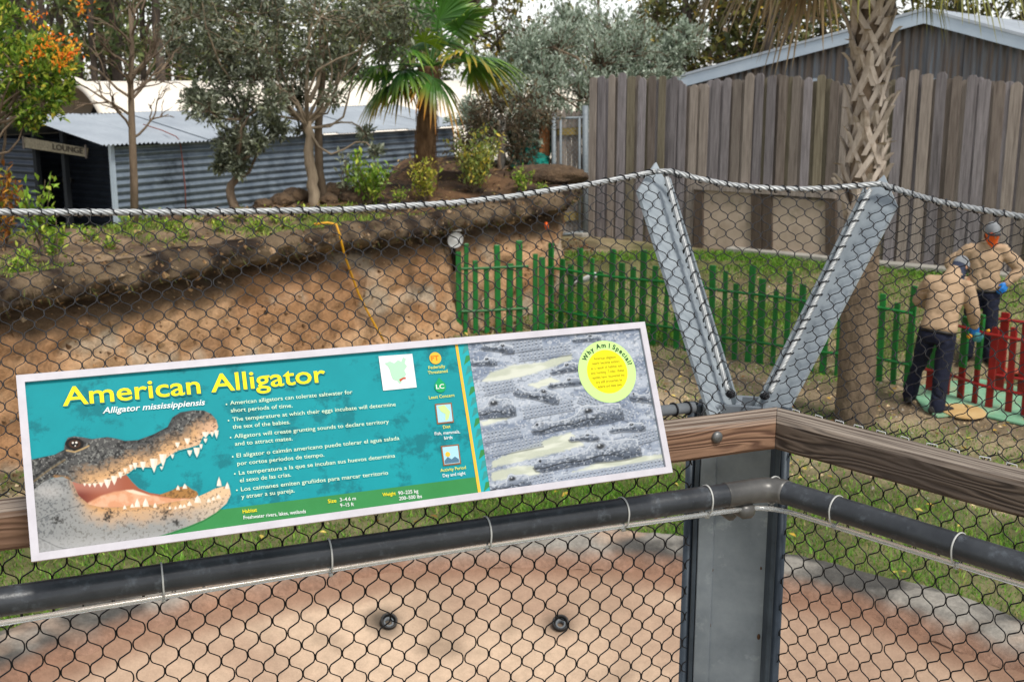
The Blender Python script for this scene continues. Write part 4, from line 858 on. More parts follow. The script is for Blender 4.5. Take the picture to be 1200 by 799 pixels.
for ch, w_ in zip(s_, wd):
    if ch != ' ':
        v, f = text_mb(ch, .02); t = ang - span*(x+w_/2)/tot; v[:, 0] -= (v[:, 0].max()+v[:, 0].min())/2
        X_, Y_ = v[:, 0]*.0125, v[:, 1]*.0125; m.add(np.c_[cd_[0] + (rad+Y_)*math.cos(t) + X_*math.sin(t), cd_[1] + (rad+Y_)*math.sin(t) - X_*math.cos(t), np.full(len(v), 4.4*e)], f)
    x += w_
obj('disc_title', m, 'p_dkgreen', sign)
for i, (s_, h_) in enumerate((('American alligators', .68), ('nearly became extinct', .84), ('as a result of habitat loss', .96), ('and hunting. Today, these', 1), ('reptiles have recovered but', 1), ('are still protected by', .8), ('federal and state laws.', .74))):
    v, f = text_mb(s_, .006); wv_ = v[:, 0].max()-v[:, 0].min(); tw = .068*h_; y_ = cd_[1] + .0235 - i*.0088
    obj('text_line', MB().add(np.c_[cd_[0] + (v[:, 0]-v[:, 0].min())*tw/wv_ - tw/2, y_ + v[:, 1]*.0082, np.full(len(v), 4.4*e)], f), 'p_ink', sign)
# ------------------------------------------------------------------ picket fences
def picket_mesh(w_, h, name, m, top='flat', t=.03):
    mb = MB()
    if top == 'flat': mb.box((0, 0, h/2), (w_, t, h), None, .006)
    else: mb.poly([(-w_/2, -t/2, 0), (w_/2, -t/2, 0), (w_/2, -t/2, h-w_*.35), (w_*.2, -t/2, h), (-w_*.2, -t/2, h), (-w_/2, -t/2, h-w_*.35)], t, (0, 1, 0))
    me = mb.mesh(name); me.materials.append(MATS[m]); return me
pk = picket_mesh(.062, 1.0, 'picket', 'green_paint'); pkr = picket_mesh(.07, 1.0, 'picket', 'red_paint')
def run_fence(parent, pts, spacing, me, hts, rails, mrail, rg, rail_r=.018, zoff=.0, front=-1, first=.06, last=.0):
    pts = np.asarray(pts, float); s_ = np.concatenate([[0], np.cumsum(np.linalg.norm(np.diff(pts, axis=0), axis=1))]); x = first; k = 0; outs = []
    def at(x): return np.array([np.interp(x, s_, pts[:, 0]), np.interp(x, s_, pts[:, 1])])
    while x < s_[-1]-last:
        p = at(x); d = unit(at(min(x+.05, s_[-1])) - at(max(x-.05, 0))); n_ = np.array([d[1], -d[0]])*front; h = hts[k % len(hts)]*rg.uniform(.97, 1.03); z = float(ground_z(*p)); q = p + n_*.034
        o = piece('picket', me, parent, (q[0], q[1], z-.02+zoff), (rg.uniform(-.012, .012), rg.uniform(-.02, .02), math.atan2(d[1], d[0])), (rg.choice([1.0, 1.15, 1.35, 1.5]), 1, h)); outs.append((o, x)); x += spacing*rg.uniform(.9, 1.1); k += 1
    for zr in rails:
        xs_ = np.linspace(0, s_[-1], 14); m = MB()
        P = [np.array([*at(x), float(ground_z(*at(x)))+zr]) for x in xs_]; m.tube(P, rail_r, 4); obj('rail', m, mrail, parent)
    return outs, at, s_[-1]
rg = random.Random(3)
gf = thing('green_fence', 'green picket fence running from its gate post past the palm trunk', 'fence', (*GF[0], 0))
run_fence(gf, GF, .172, pk, [1.27, 1.07, 1.0, 1.2, 1.1, .98, 1.24, 1.12, 1.03], (.28, .88), 'green_paint', rg)
gl = np.array([atz(541, 391, .02)[:2], atz(619, 384, .05)[:2]])
g2 = thing('green_fence', 'short green picket fence panel against the earth cliff', 'fence', (*gl[0], 0))
run_fence(g2, gl, .155, pk, [1.32, 1.05, .98, 1.28, 1.0], (.33, .93), 'green_paint', rg)
p = atz(538, 391, 0); obj('post', MB().box((p[0], p[1], .58), (.075, .075, 1.16), None, .008), 'green_paint', g2)
p = atz(627, 386, .02); p2 = atz(633, 386, .02)
gp = thing('gate_post', 'broad green gate post between the two green fence panels', 'gate post', (p[0], p[1], 0))
obj('post', MB().box((p[0], p[1], .55), (.07, .07, 1.1), None, .008), 'green_paint', gp); obj('post', MB().box((p2[0]+.02, p2[1]-.03, .53), (.09, .06, 1.06), None, .008), 'green_paint', gp)

rpts = np.array([atz(*q, .0)[:2] for q in [(1078, 459), (1111, 467), (1151, 481), (1190, 489)]]); rpts = np.vstack([rpts, rpts[-1] + unit(rpts[-1]-rpts[1])*1.6])
rf = thing('red_fence', 'red picket fence beside the green mat, its first pickets part repainted green', 'fence', (*rpts[0], 0))
outs, at_, LN = run_fence(rf, rpts, .2, pkr, [.95, .99, .96, 1.02, .97], (.27, .84), 'red_paint', rg, first=.10)
hg = MB().box((0, 0, .5), (.074, .036, 1.0), None, .006).mesh('fresh_paint'); hg.materials.append(MATS['green_paint'])
for k, (o, x) in enumerate(outs[:4]):
    if k < 4:
        c_ = bpy.data.objects.new('fresh_paint', hg); COL.objects.link(c_); c_.parent = o; c_.location = (0, 0, .42 if k > 1 else .3); c_.scale = (1.02, 1.05, .585 if k > 1 else .705)
b0 = atz(1163, 458, .05)[:2]; b1 = atz(1235, 470, .05)[:2]
r2 = thing('red_fence', 'red picket fence panel standing behind the other red fence', 'fence', (*b0, 0))
run_fence(r2, np.array([b0, b1]), .24, pkr, [.98, .9], (.22, .86), 'red_paint', rg)
gm = [(1066, 458), (1074, 470), (1083, 482), (1098, 491), (1112, 490), (1150, 489), (1200, 500), (1240, 508), (1250, 478), (1200, 462), (1150, 452), (1100, 452)]
P = np.array([atz(*q, 0) for q in gm]); P[:, 2] = [float(ground_z(*q[:2]))+.012 for q in P]
o = obj('green_mat', MB().poly(P, .018, (0, 0, 1)), 'green_mat', None, loc=P[0]); tag(o, 'pale green ground mat under the red pickets', 'mat')
c0 = atz(1128, 486, 0); a = np.arange(40)*2*math.pi/40
pts = np.array([[c0[0] + .23*(1+.05*math.sin(3*t))*math.cos(t), c0[1] + .30*(1+.06*math.cos(2*t))*math.sin(t), .034] for t in a]); tag(obj('ground_pad', MB().poly(pts, .014, (0, 0, 1)), 'sand_pad', None, loc=c0), 'round sand-coloured pad by the bending worker and green mat', 'pad')
q = atz(1178, 452, .1); m = MB().box((q[0]+.35, q[1]+.4, .17), (.55, .16, .04), rotz(-.15), .01).box((q[0]+.12, q[1]+.4, .08), (.05, .12, .16)).box((q[0]+.55, q[1]+.35, .08), (.05, .12, .16))
tag(obj('low_bench', m, 'red_plain', None, loc=q), 'low orange red bench behind the red picket fences', 'bench')

# ------------------------------------------------------------------ plank fence, hatch and gate
wf = thing('plank_fence', 'tall weathered brown plank fence with dog-eared tops', 'fence', (*WF0, .7))
def board(kind, w_=.15, h=2.8, t=.02):
    c_ = .04
    tops = {0: [(w_/2, h-c_), (w_/2-c_, h), (-w_/2+c_, h), (-w_/2, h-c_)], 1: [(w_/2, h-.06), (w_/4, h-.012), (0, h), (-w_/4, h-.012), (-w_/2, h-.06)], 2: [(w_/2, h-.02), (.02, h), (-w_/2+.02, h-.015), (-w_/2, h-.05)]}[kind]
    me = MB().poly([(-w_/2, -t/2, 0), (w_/2, -t/2, 0)] + [(x, -t/2, z) for x, z in tops], t, (0, 1, 0)).mesh('board'); me.materials.append(MATS['fence_wood']); return me
bds = [board(k) for k in range(3)]; wang = math.atan2(WFd[1], WFd[0]); WLn = np.linalg.norm(WF2 - WF0)
x = .07; k = 0
while x < WLn:
    p = WF0 + WFd*x; front = k % 2 == 0; q = p + WFn*(.045 if front else .012)
    hh = 1 + .022*math.sin(x*2.3) + rg.uniform(-.016, .016) + (.025 if k in (14, 15, 16, 42, 43, 56, 57) else 0) - (.0 if front else .008)
    piece('board', bds[rg.choice([0, 0, 1, 1, 2])], wf, (q[0], q[1], .70), (rg.uniform(-.004, .004), rg.uniform(-.006, .006), wang + rg.uniform(-.03, .03)), (rg.uniform(.88, 1.08), 1, hh), rg.choice([None, None, None, 'fence_wood_olive', 'fence_wood_grey', 'fence_wood_grey', 'fence_wood_dark'])); x += .102*rg.uniform(.93, 1.07); k += 1
for zr in (.35, 1.4, 2.4):
    m = MB(); c_ = (WF0+WF2)/2 - WFn*.05; m.box((c_[0], c_[1], .7+zr), (WLn, .04, .09), rotz(wang)); obj('rail', m, 'fence_wood_dark', wf)
for x in np.arange(.05, WLn, 2.3):
    p = WF0 + WFd*x - WFn*.12; obj('post', MB().box((p[0], p[1], 1.95), (.1, .1, 2.5)), 'fence_wood_dark', wf)
m = MB(); 
for (x0, x1) in ((-.75, .05), (2.9, WLn)):
    c_ = WF0 + WFd*(x0+x1)/2 + WFn*.16; m.box((c_[0], c_[1], .70), (x1-x0, .2, .16), rotz(wang), .02)
o = obj('kerb', m, 'sill_concrete', None); o['kind'] = 'structure'
WF3 = np.array([WF0[0], WF0[1], 1.0]); wn3 = np.array([WFn[0], WFn[1], 0]); wd3 = np.array([WFd[0], WFd[1], 0])
ht = thing('boarded_hatch', 'timber frame with two beige panels low on the plank fence', 'hatch', WF3)
def on_fence(px, py, off): return atplane(px, py, WF3 + wn3*off, wn3)
def slab(pxs, off, th): return MB().poly(np.array([on_fence(*q, off) for q in pxs]), -th, wn3)
for nm, q, mm, of, thk in (('panel', [(820, 307), (884, 312), (884, 227), (820, 222)], 'beige_panel', .085, .02), ('panel', [(902, 318), (970, 326), (970, 236), (902, 230)], 'beige_panel', .085, .02), ('top_beam', [(813, 222), (978, 233), (978, 222), (813, 213)], 'fence_wood', .15, .09), ('stud', [(813, 305), (823, 306), (823, 220), (813, 219)], 'stud_wood', .14, .07), ('stud', [(880, 312), (892, 313), (892, 226), (880, 225)], 'stud_wood', .14, .07), ('stud', [(893, 313), (904, 314), (904, 227), (893, 226)], 'stud_wood', .135, .07), ('stud', [(967, 325), (979, 326), (979, 233), (967, 232)], 'stud_wood', .14, .07)):
    obj(nm, slab(q, of, thk), mm, ht)
q0, q1 = on_fence(904, 318, .1), on_fence(968, 326, .1); obj('pipe', MB().tube([q0, q1], .02, 8), 'sill_concrete', ht, True)
# chain-link gate
GY = float(WF0[1]) - .05
gt = thing('chain_link_gate', 'narrow grey chain-link gate with timber boards at the end of the plank fence', 'gate', aty(668, 278, GY))
def G(px, py, dy=0): return aty(px, py, GY + dy)
obj('post', MB().tube([G(686, 284), G(686, 124)], .055, 12), 'galv', gt, True); obj('post', MB().tube([G(649, 282), G(649, 134)], .04, 12), 'galv', gt, True)
for a, b in (((652, 139), (683, 138)), ((652, 276), (683, 272)), ((657, 276), (657, 139)), ((679, 273), (679, 138))): obj('frame_tube', MB().tube([G(*a, -.02), G(*b, -.02)], .024, 10), 'galv', gt, True)
for x in range(646, 688, 6): obj('board', MB().poly([G(x, 280, .12), G(x+5.6, 280, .12), G(x+5.6, 133+rg.uniform(-3, 3), .12), G(x+2.8, 129+rg.uniform(-2, 2), .12), G(x, 133+rg.uniform(-3, 3), .12)], .02, (0, 1, 0)), 'fence_wood', gt)
obj('plank', MB().poly([G(653, 159, .06), G(684, 158, .06), G(684, 149, .06), G(653, 151, .06)], .04, (0, 1, 0)), 'ochre_wood', gt); obj('plank', MB().poly([G(650, 261, .06), G(681, 257, .06), G(681, 247, .06), G(650, 251, .06)], .04, (0, 1, 0)), 'ochre_wood', gt)
obj('end_board', MB().poly([G(632, 280, .2), G(644, 280, .2), G(644, 134, .2), G(638, 131, .2), G(632, 134, .2)], .03, (0, 1, 0)), 'orange_wood', gt)
A0, A1, A2 = G(657, 276), G(679, 276), G(657, 139); ex = A1-A0; ey = A2-A0; m = MB(); lw = np.linalg.norm(ex); lh = np.linalg.norm(ey); ex /= lw; ey /= lh
for sgn in (1, -1):
    for c_ in np.arange(-lh, lh+lw, .085):
        pts = []
        for t in np.linspace(0, lw, 20):
            y_ = c_ + sgn*t
            if 0 <= y_ <= lh: pts.append(A0 + ex*t + ey*y_)
        if len(pts) > 1: m.tube([pts[0], pts[-1]], .003, 3)
obj('chain_link', m, 'galv', gt)['kind'] = 'stuff'

# ------------------------------------------------------------------ corrugated metal
def corr(p0, along, up, n_, L_, Hf, pitch, amp, horiz, H0=None, per=8):
    """sheet from p0, L_ long; Hf(x) its height; waves run across (horiz) or up"""
    if horiz:
        H_ = Hf(0); y = np.arange(0, H_+1e-6, pitch/per); xs_ = np.linspace(0, L_, 3); X_, Y_ = np.meshgrid(xs_, y, indexing='ij'); W_ = amp*np.sin(2*math.pi*Y_/pitch)
    else:
        xs_ = np.arange(0, L_+1e-6, pitch/per); f = np.linspace(0, 1, 3); X_ = np.repeat(xs_[:, None], 3, 1); Y_ = np.array([Hf(x) for x in xs_])[:, None]*f[None, :]; W_ = amp*np.sin(2*math.pi*X_/pitch)
    return MB().grid(p0 + X_[..., None]*along + Y_[..., None]*up + W_[..., None]*n_)
SC0 = aty(131, 168, 20.0); ze = SC0[2]; SC1 = atz(530, 146.5, ze); dS = unit(np.array([SC1[0]-SC0[0], SC1[1]-SC0[1], 0])); gS = np.array([-dS[1], dS[0], 0]); SLn = np.linalg.norm((SC1-SC0)[:2])
zb_s = .6; hw = 2.0
rp_ = SC0 + gS*hw; zr = aty(65, 137, rp_[1])[2]
sh = thing('metal_shed', 'corrugated metal shed with an open dark gable end behind the terrace', 'shed', (SC0[0], SC0[1], zb_s))
ns = 6
for k in range(ns):
    L_ = SLn/ns; p0 = np.array([SC0[0], SC0[1], zb_s]) + dS*(L_*k) + (-gS)*(.012 if k % 2 else 0); obj('wall_sheet', corr(p0, dS, ZUP, -gS, L_+.06, lambda x: ze-zb_s-.06, .125, .022, True), 'corrugated', sh, True)
sl_v = np.array([gS[0]*hw, gS[1]*hw, zr-ze]); sll = np.linalg.norm(sl_v); sl_u = sl_v/sll; sn_ = np.cross(dS, sl_u); sn_ = sn_ if sn_[2] > 0 else -sn_
nr = 9; LR_ = (SLn+.7)/nr
for k in range(nr):
    p0 = np.array([SC0[0], SC0[1], ze]) - dS*.35 - sl_u*.22 + dS*(LR_*k) + sn_*(.006 if k % 2 else .03); obj('roof_sheet', corr(p0, dS, sl_u, sn_, LR_+.05, lambda x: sll+.22, .09, .016, False), 'roof_metal', sh, True)
bk_v = np.array([gS[0]*hw, gS[1]*hw, ze-zr]); bl_ = np.linalg.norm(bk_v); bu = bk_v/bl_; bn = np.cross(dS, bu); bn = bn if bn[2] > 0 else -bn
for k in range(3):
    L_ = (SLn+.7)/3; p0 = rp_*np.array([1, 1, 0]) + np.array([0, 0, zr+.02]) - dS*.35 + dS*L_*k; obj('roof_sheet', corr(p0, dS, bu, bn, L_, lambda x: bl_+.2, .09, .016, False), 'roof_metal', sh, True)
def shp(s_, g_, z): return np.array([SC0[0], SC0[1], 0]) + dS*s_ + gS*g_ + ZUP*z
obj('corner_trim', MB().box(shp(-.02, 0, (zb_s+ze)/2), (.07, .07, ze-zb_s), rotz(math.atan2(dS[1], dS[0]))), 'roof_blue', sh)
obj('corner_trim', MB().box(shp(-.02, 2*hw-.05, (zb_s+ze)/2), (.07, .07, ze-zb_s), rotz(math.atan2(dS[1], dS[0]))), 'roof_blue', sh)
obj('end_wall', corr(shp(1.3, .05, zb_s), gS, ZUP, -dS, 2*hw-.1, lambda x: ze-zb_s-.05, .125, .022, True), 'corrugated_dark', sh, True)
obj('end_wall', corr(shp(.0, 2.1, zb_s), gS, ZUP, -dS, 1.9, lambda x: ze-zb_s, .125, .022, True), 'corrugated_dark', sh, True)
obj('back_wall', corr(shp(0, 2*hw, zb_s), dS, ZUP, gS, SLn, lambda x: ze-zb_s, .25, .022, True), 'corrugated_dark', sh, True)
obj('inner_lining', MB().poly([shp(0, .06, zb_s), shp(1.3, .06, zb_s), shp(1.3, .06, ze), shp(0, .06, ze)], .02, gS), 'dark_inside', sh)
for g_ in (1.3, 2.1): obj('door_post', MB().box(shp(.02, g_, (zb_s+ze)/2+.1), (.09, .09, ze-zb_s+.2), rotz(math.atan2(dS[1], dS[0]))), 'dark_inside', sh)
# gable board with worn lettering
gn = -dS; c_pl = shp(-.12, 0, 2)
B4 = np.array([atplane(*q, c_pl, gn) for q in [(28, 173), (101, 184), (102, 174), (28, 161)]])
sb = thing('gable_board', 'weathered name board hung on the dark open gable of the metal shed', 'sign', B4[0])
obj('board', MB().poly(B4, -.03, gn), 'sign_board', sb)
bxu = unit(B4[1]-B4[0]); byu = unit(np.cross(gn, bxu)); byu = byu if byu[2] > 0 else -byu
v, f = text_mb('LOUNGE', .02); h_ = np.linalg.norm(B4[3]-B4[0])*.55; v0 = v[:, 0].max()-v[:, 0].min(); q = (B4[0]+B4[3])/2*.5 + B4[0]*.5 + bxu*np.linalg.norm(B4[1]-B4[0])*.48 + gn*.012
obj('lettering', MB().add(q + (v[:, 0]-v[:, 0].min())[:, None]*bxu*np.linalg.norm(B4[1]-B4[0])*.48/v0 + v[:, 1][:, None]*byu*h_/.72, f), 'board_ink', sb)
for x in (0.0, 1.0): obj('end_batten', MB().box(B4[0]*(1-x)+B4[1]*x + byu*h_*.9, (.03, .05, .22)), 'fence_wood', sb)
q = atplane(83, 211, shp(1.2, 0, 2), gn); wl_ = thing('wall_lamp', 'round grey lamp on the dark inner wall of the open shed gable', 'lamp', q)
la = np.arange(18)*2*math.pi/18; l1 = gS; l2 = ZUP
obj('shade', MB().grid(np.array([[q + gn*h + r*(l1*math.cos(t) + l2*math.sin(t)) for t in la] for r, h in ((.001, .02), (.05, .03), (.10, .06), (.115, .11), (.105, .11), (.06, .07), (.001, .06))]), wrap=True), 'sill_concrete', wl_, True); obj('arm', MB().tube([q + gn*.02, q - gn*.06], .02, 8), 'black_plastic', wl_, True)
# cord hanging over the shed
cw = [atplane(*q, shp(0, -.05, 1), gS) for q in [(211, 165), (214, 190), (217, 220), (218, 250)]]; cr_ = [aty(168, 146, 21.6), aty(190, 153, 21.3), aty(206, 160, 21.0)]
tag(obj('extension_cable', MB().tube(np.vstack([cr_, cw]), .009, 6), 'red_cord', None, True, loc=cw[-1]), 'thin red cord hanging over the metal shed roof and wall', 'cord')

# ------------------------------------------------------------------ cream vaulted roof beyond the shed
va = unit(np.array([.8, .6, 0])); vp = np.array([va[1], -va[0], 0]); V0 = aty(84, 95.5, 31.0); zt_v = V0[2]
vt = thing('vaulted_building', 'cream vaulted roof building behind the metal shed', 'building', (V0[0], V0[1], .7))
def arc(a, r_=3.7, h=2.7): return vp*r_*math.sin(a), -h*(1-math.cos(a))/(1-math.cos(R(80)))
an = np.linspace(R(-80), R(80), 33)
for k in range(6):
    a0, a1 = k*2.6, k*2.6+2.58; obj('roof_panel', MB().grid(np.array([[[*(V0[:2] + (va*a_ + arc(t)[0])[:2]), zt_v + arc(t)[1] + (.01 if k % 2 else 0)] for t in an] for a_ in (a0, a1)])), 'cream_roof', vt, True)
rim = [np.array([*(V0[:2] + (arc(t)[0] - va*.02)[:2]), zt_v + arc(t)[1]]) for t in an]; obj('roof_rim', MB().tube(rim, .13, 8), 'cream_roof', vt, True)
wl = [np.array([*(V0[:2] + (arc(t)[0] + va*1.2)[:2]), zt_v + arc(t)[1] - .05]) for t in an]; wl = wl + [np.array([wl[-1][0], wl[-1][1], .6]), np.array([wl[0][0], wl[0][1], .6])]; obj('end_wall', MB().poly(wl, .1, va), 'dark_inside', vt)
for t in (R(-80), R(80)):
    q = arc(t); p0 = np.array([*(V0[:2] + q[0][:2]), .6]); obj('side_wall', MB().poly([p0, p0+va*15.5, p0+va*15.5+ZUP*(zt_v+q[1]-.6), p0+ZUP*(zt_v+q[1]-.6)], .1, -vp*math.copysign(1, t)), 'cream_roof', vt)

# ------------------------------------------------------------------ barn behind the plank fence
BY = np.array([0, 27.0, 0]); 
def BP(px, py, off=0): return atplane(px, py, np.array([aty(1085, 50, 27)[0], 27.0, 0]) + wn3*off, wn3)
ap, eL_, eR_ = BP(1090, 14), BP(770, 100), BP(1420, 100)
bn_ = thing('metal_barn', 'metal barn with a wide low gable behind the plank fence', 'barn', (ap[0], ap[1], .7))
wlen = (eR_-eL_)@wd3; apx = (ap-eL_)@wd3
def gh(x): return float(np.interp(x, [0, apx, wlen], [eL_[2], ap[2], eR_[2]])) - .72
nsh = 13; Ls = wlen/nsh
for k in range(nsh):
    p0 = np.array([eL_[0], eL_[1], .7]) + wd3*Ls*k + wn3*(.015 if k % 2 else 0); obj('siding_sheet', corr(p0, wd3, ZUP, wn3, Ls+.03, lambda x, k=k: gh(min(x + Ls*k, wlen)), .19, .03, False), 'siding', bn_, True)
for a, b in ((eL_, ap), (ap, eR_)):
    d = unit(b-a); u_ = np.cross(wn3, d); u_ = u_ if u_[2] > 0 else -u_; ext = .5
    a2 = a - d*(ext if a is eL_ else 0); b2 = b + d*(ext if b is eR_ else 0)
    obj('rake_board', MB().poly([a2 + wn3*.35 - ZUP*.26, b2 + wn3*.35 - ZUP*.26, b2 + wn3*.35, a2 + wn3*.35], -.05, wn3), 'roof_blue', bn_)
    obj('roof_plane', MB().poly([a2 + wn3*.38 + ZUP*.004, b2 + wn3*.38 + ZUP*.004, b2 - wn3*9 + ZUP*.004, a2 - wn3*9 + ZUP*.004], .06, u_), 'roof_metal', bn_)
for px in (957, 1099): 
    q = BP(px, 90, .05); obj('pale_strip', MB().box((q[0], q[1], 2.1), (.16, .03, 2.8), rotz(wang)), 'roof_blue', bn_)

# ------------------------------------------------------------------ odds and ends
VP_ = CLIFF.reshape(-1, 3) - O; kz = VP_@FW; SCR = np.stack([CX + F*(VP_@RT)/kz, CY - F*(VP_@UP)/kz], 1)
def on_cliff(px, py, off=.03):
    d = np.hypot(SCR[:, 0]-px, SCR[:, 1]-py); i = np.nonzero(d < 9)[0]
    if not len(i): i = np.argsort(d)[:3]
    j = i[kz[i].argmin()]; return O + ray(px, py)*(kz[j] - off)
hz_ = [on_cliff(*q) for q in [(368, 263), (384, 261), (394, 263), (398, 275), (404, 300), (412, 322), (420, 344), (430, 364), (441, 384), (450, 400)]]
tag(obj('yellow_hose', MB().tube(hz_, .014, 8), 'yellow_hose', None, True, loc=hz_[-1]), 'thin yellow hose running down the earth cliff face', 'hose')
p = on_cliff(533, 290, .12); fl = thing('floodlight', 'white floodlight on a dark bracket at the end of the green fence by the cliff', 'floodlight', p)
obj('bracket', MB().tube([p + [0, .15, -.35], p + [-.03, .13, -.1], p + [-.02, .08, .2], p + [0, .02, .24]], .035, 8), 'black_plastic', fl, True)
hd = MB(); a = np.arange(20)*2*math.pi/20; fx = unit([.25, -.9, -.25]); f1 = unit(np.cross(fx, ZUP)); f2 = np.cross(f1, fx); q = p + np.array([0, -.02, .12])
hd.grid(np.array([[q + fx*h + r*(f1*math.cos(t)+f2*math.sin(t)) for t in a] for r, h in ((.02, -.12), (.06, -.11), (.08, -.04), (.105, .0), (.115, .05), (.11, .06))]), wrap=True); obj('lamp_head', hd, 'white_plastic', fl, True)
obj('lens', MB().grid(np.array([[q + fx*h + r*(f1*math.cos(t)+f2*math.sin(t)) for t in a] for r, h in ((.108, .05), (.06, .045), (.02, .06), (.001, .06))]), wrap=True), 'white_plastic', fl, True); obj('visor', MB().box(q + [0, -.02, .13], (.2, .12, .03), None, .01), 'white_plastic', fl)
# white pole with a wheel on the bank
g0_ = atz(648, 352, .12); g1_ = atz(697, 327, .40); z0 = float(ground_z(*g0_[:2])); z1_ = float(ground_z(*g1_[:2])); g0_ = atz(648, 352, z0); g1_ = atz(697, 328, z1_)
sp = thing('wheeled_pole', 'white pole with a small wheel lying on the grass behind the green fence', 'pole', g0_); up_ = np.array([0, 0, .1])
obj('pole', MB().tube([g0_+up_, g1_+up_*.7], .042, 10), 'white_plastic', sp, True)
wm = MB(); ax_ = unit(np.array([.3, -1, 0])); wv1 = ZUP; wv2 = np.cross(ax_, wv1)
wm.grid(np.array([[g0_ + [0, 0, .085] + ax_*h + r*(wv1*math.cos(t)+wv2*math.sin(t)) for t in a] for r, h in ((.05, -.03), (.085, -.03), (.095, 0), (.085, .03), (.05, .03))]), wrap=True); obj('tyre', wm, 'black_plastic', sp, True)
obj('hub', MB().ball(g0_ + [0, 0, .085], (.05, .035, .05)), 'white_plastic', sp, True); mid = g0_*.45 + g1_*.55; obj('clamp', MB().box(mid + [0, 0, .12], (.12, .12, .14), None, .02), 'black_plastic', sp)
p = on_cliff(640, 264, .1); cs = thing('hanging_cord', 'black cord with an orange plug hanging at the end of the earth cliff', 'cord', p); obj('plug', MB().tube([p + [0, 0, .05], p, p + [.02, 0, -.07]], [.016, .034, .02], 8), 'orange_cloth', cs, True)
obj('wire', MB().tube([p + [.02, 0, -.06], p + [.18, 0, -.4], p + [.3, -.02, -.7], p + [.42, -.05, -1.0]], .012, 6), 'black_plastic', cs, True)
p = on_terrace(588, 197); tag(obj('steel_post', MB().tube([p - [0, 0, .3], p + [0, 0, .86]], .075, 14).ball(p + [0, 0, .86], (.075, .075, .05)), 'sill_concrete', None, True, loc=p), 'round grey post with a domed cap among the terrace shrubs', 'post')
u_, v_ = np.meshgrid(np.linspace(0, 1, 26), np.linspace(0, 1, 22), indexing='ij'); T0 = aty(598, 196, 21.3); T1 = aty(642, 196, 21.3); T2 = aty(605, 150, 21.9)
tp = T0 + u_[..., None]*(T1-T0) + v_[..., None]*(T2-T0); tp[..., 1] += .14*fbm(u_*5, v_*5, 0, 3); tp[..., 2] += .16*fbm(u_*4, v_*3, 7, 3)*v_ - .25*u_*v_; tag(obj('tarp', MB().grid(tp), 'tarp', None, loc=T0), 'crumpled teal tarp heaped behind the terrace shrubs', 'tarp')
# ------------------------------------------------------------------ plants
def rdir(n, rng=RNG): v = rng.normal(size=(n, 3)); return v/np.linalg.norm(v, axis=1)[:, None]
def leaf_quads(pos, d, up, size, aspect, cols, fold=.25):
    d = d/np.linalg.norm(d, axis=1)[:, None]; s_ = np.cross(d, up); s_ /= np.linalg.norm(s_, axis=1)[:, None]+1e-9; n_ = np.cross(s_, d); L_ = size[:, None]; W_ = L_*aspect
    V = np.stack([pos, pos + d*L_*.5 + s_*W_*.5 + n_*W_*fold, pos + d*L_, pos + d*L_*.5 - s_*W_*.5 + n_*W_*fold], 1); n = len(pos)
    f = np.arange(n*4).reshape(n, 4); return V.reshape(-1, 3), f, np.repeat(cols, 4, 0)
def palette(n, cols, w_=None, rng=RNG, var=.18):
    c_ = np.array([C(q) for q in cols]); k = rng.choice(len(c_), n, p=None if w_ is None else np.array(w_)/sum(w_)); return np.clip(1.38*c_[k]*(1 + var*rng.normal(size=(n, 1))), .002, 1)
def wobble(a, b, n, amp, rng=RNG):
    t = np.linspace(0, 1, n)[:, None]; p = a*(1-t) + b*t; o_ = rng.normal(size=3)*amp; o2 = rng.normal(size=3)*amp*.5; return p + np.sin(t*math.pi)*o_ + np.sin(t*2*math.pi)*o2
def blob_leaves(mb, wood, c_, r, ntw, nlf, size, cols, w_=None, aspect=.42, twig_r=.008, rng=RNG, start=None, spread=.12, upb=.2, inner=.25):
    """sprays of leaves on twigs that fill an uneven ellipsoid"""
    c_ = np.asarray(c_, float); r = np.broadcast_to(np.asarray(r, float), (3,)); dirs = rdir(ntw, rng); rad = rng.uniform(.45, 1.0, ntw)**.6*(1 + .25*rng.normal(size=ntw)).clip(.5, 1.35)
    ends = c_ + dirs*r*rad[:, None]
    for e_ in ends:
        s0 = c_ + (e_-c_)*rng.uniform(.0, .15)
        if wood is not None and rng.random() < .6: wood.tube(wobble(s0, e_, 4, .06*np.linalg.norm(e_-s0), rng), [twig_r*1.6, twig_r*1.2, twig_r, twig_r*.4], 4, False)
    k = rng.integers(0, ntw, nlf); t = inner + (1-inner)*rng.random(nlf)**.55; pos = c_ + (ends[k]-c_)*t[:, None] + rng.normal(size=(nlf, 3))*spread*r.mean()
    d = (ends[k]-c_)/np.linalg.norm(ends[k]-c_, axis=1)[:, None]*.7 + rdir(nlf, rng)*.9 + np.array([0, 0, upb]); up = rdir(nlf, rng)*.6 + np.array([0, 0, 1.0])
    mb.add(*leaf_quads(pos, d, up, size*rng.uniform(.6, 1.35, nlf), aspect, palette(nlf, cols, w_, rng)))
def B(px, py, y, rpx, ry=None): c_ = aty(px, py, y); r = rpx/F*y; return c_, np.array([r, r*.9 if ry is None else ry, r*.85])
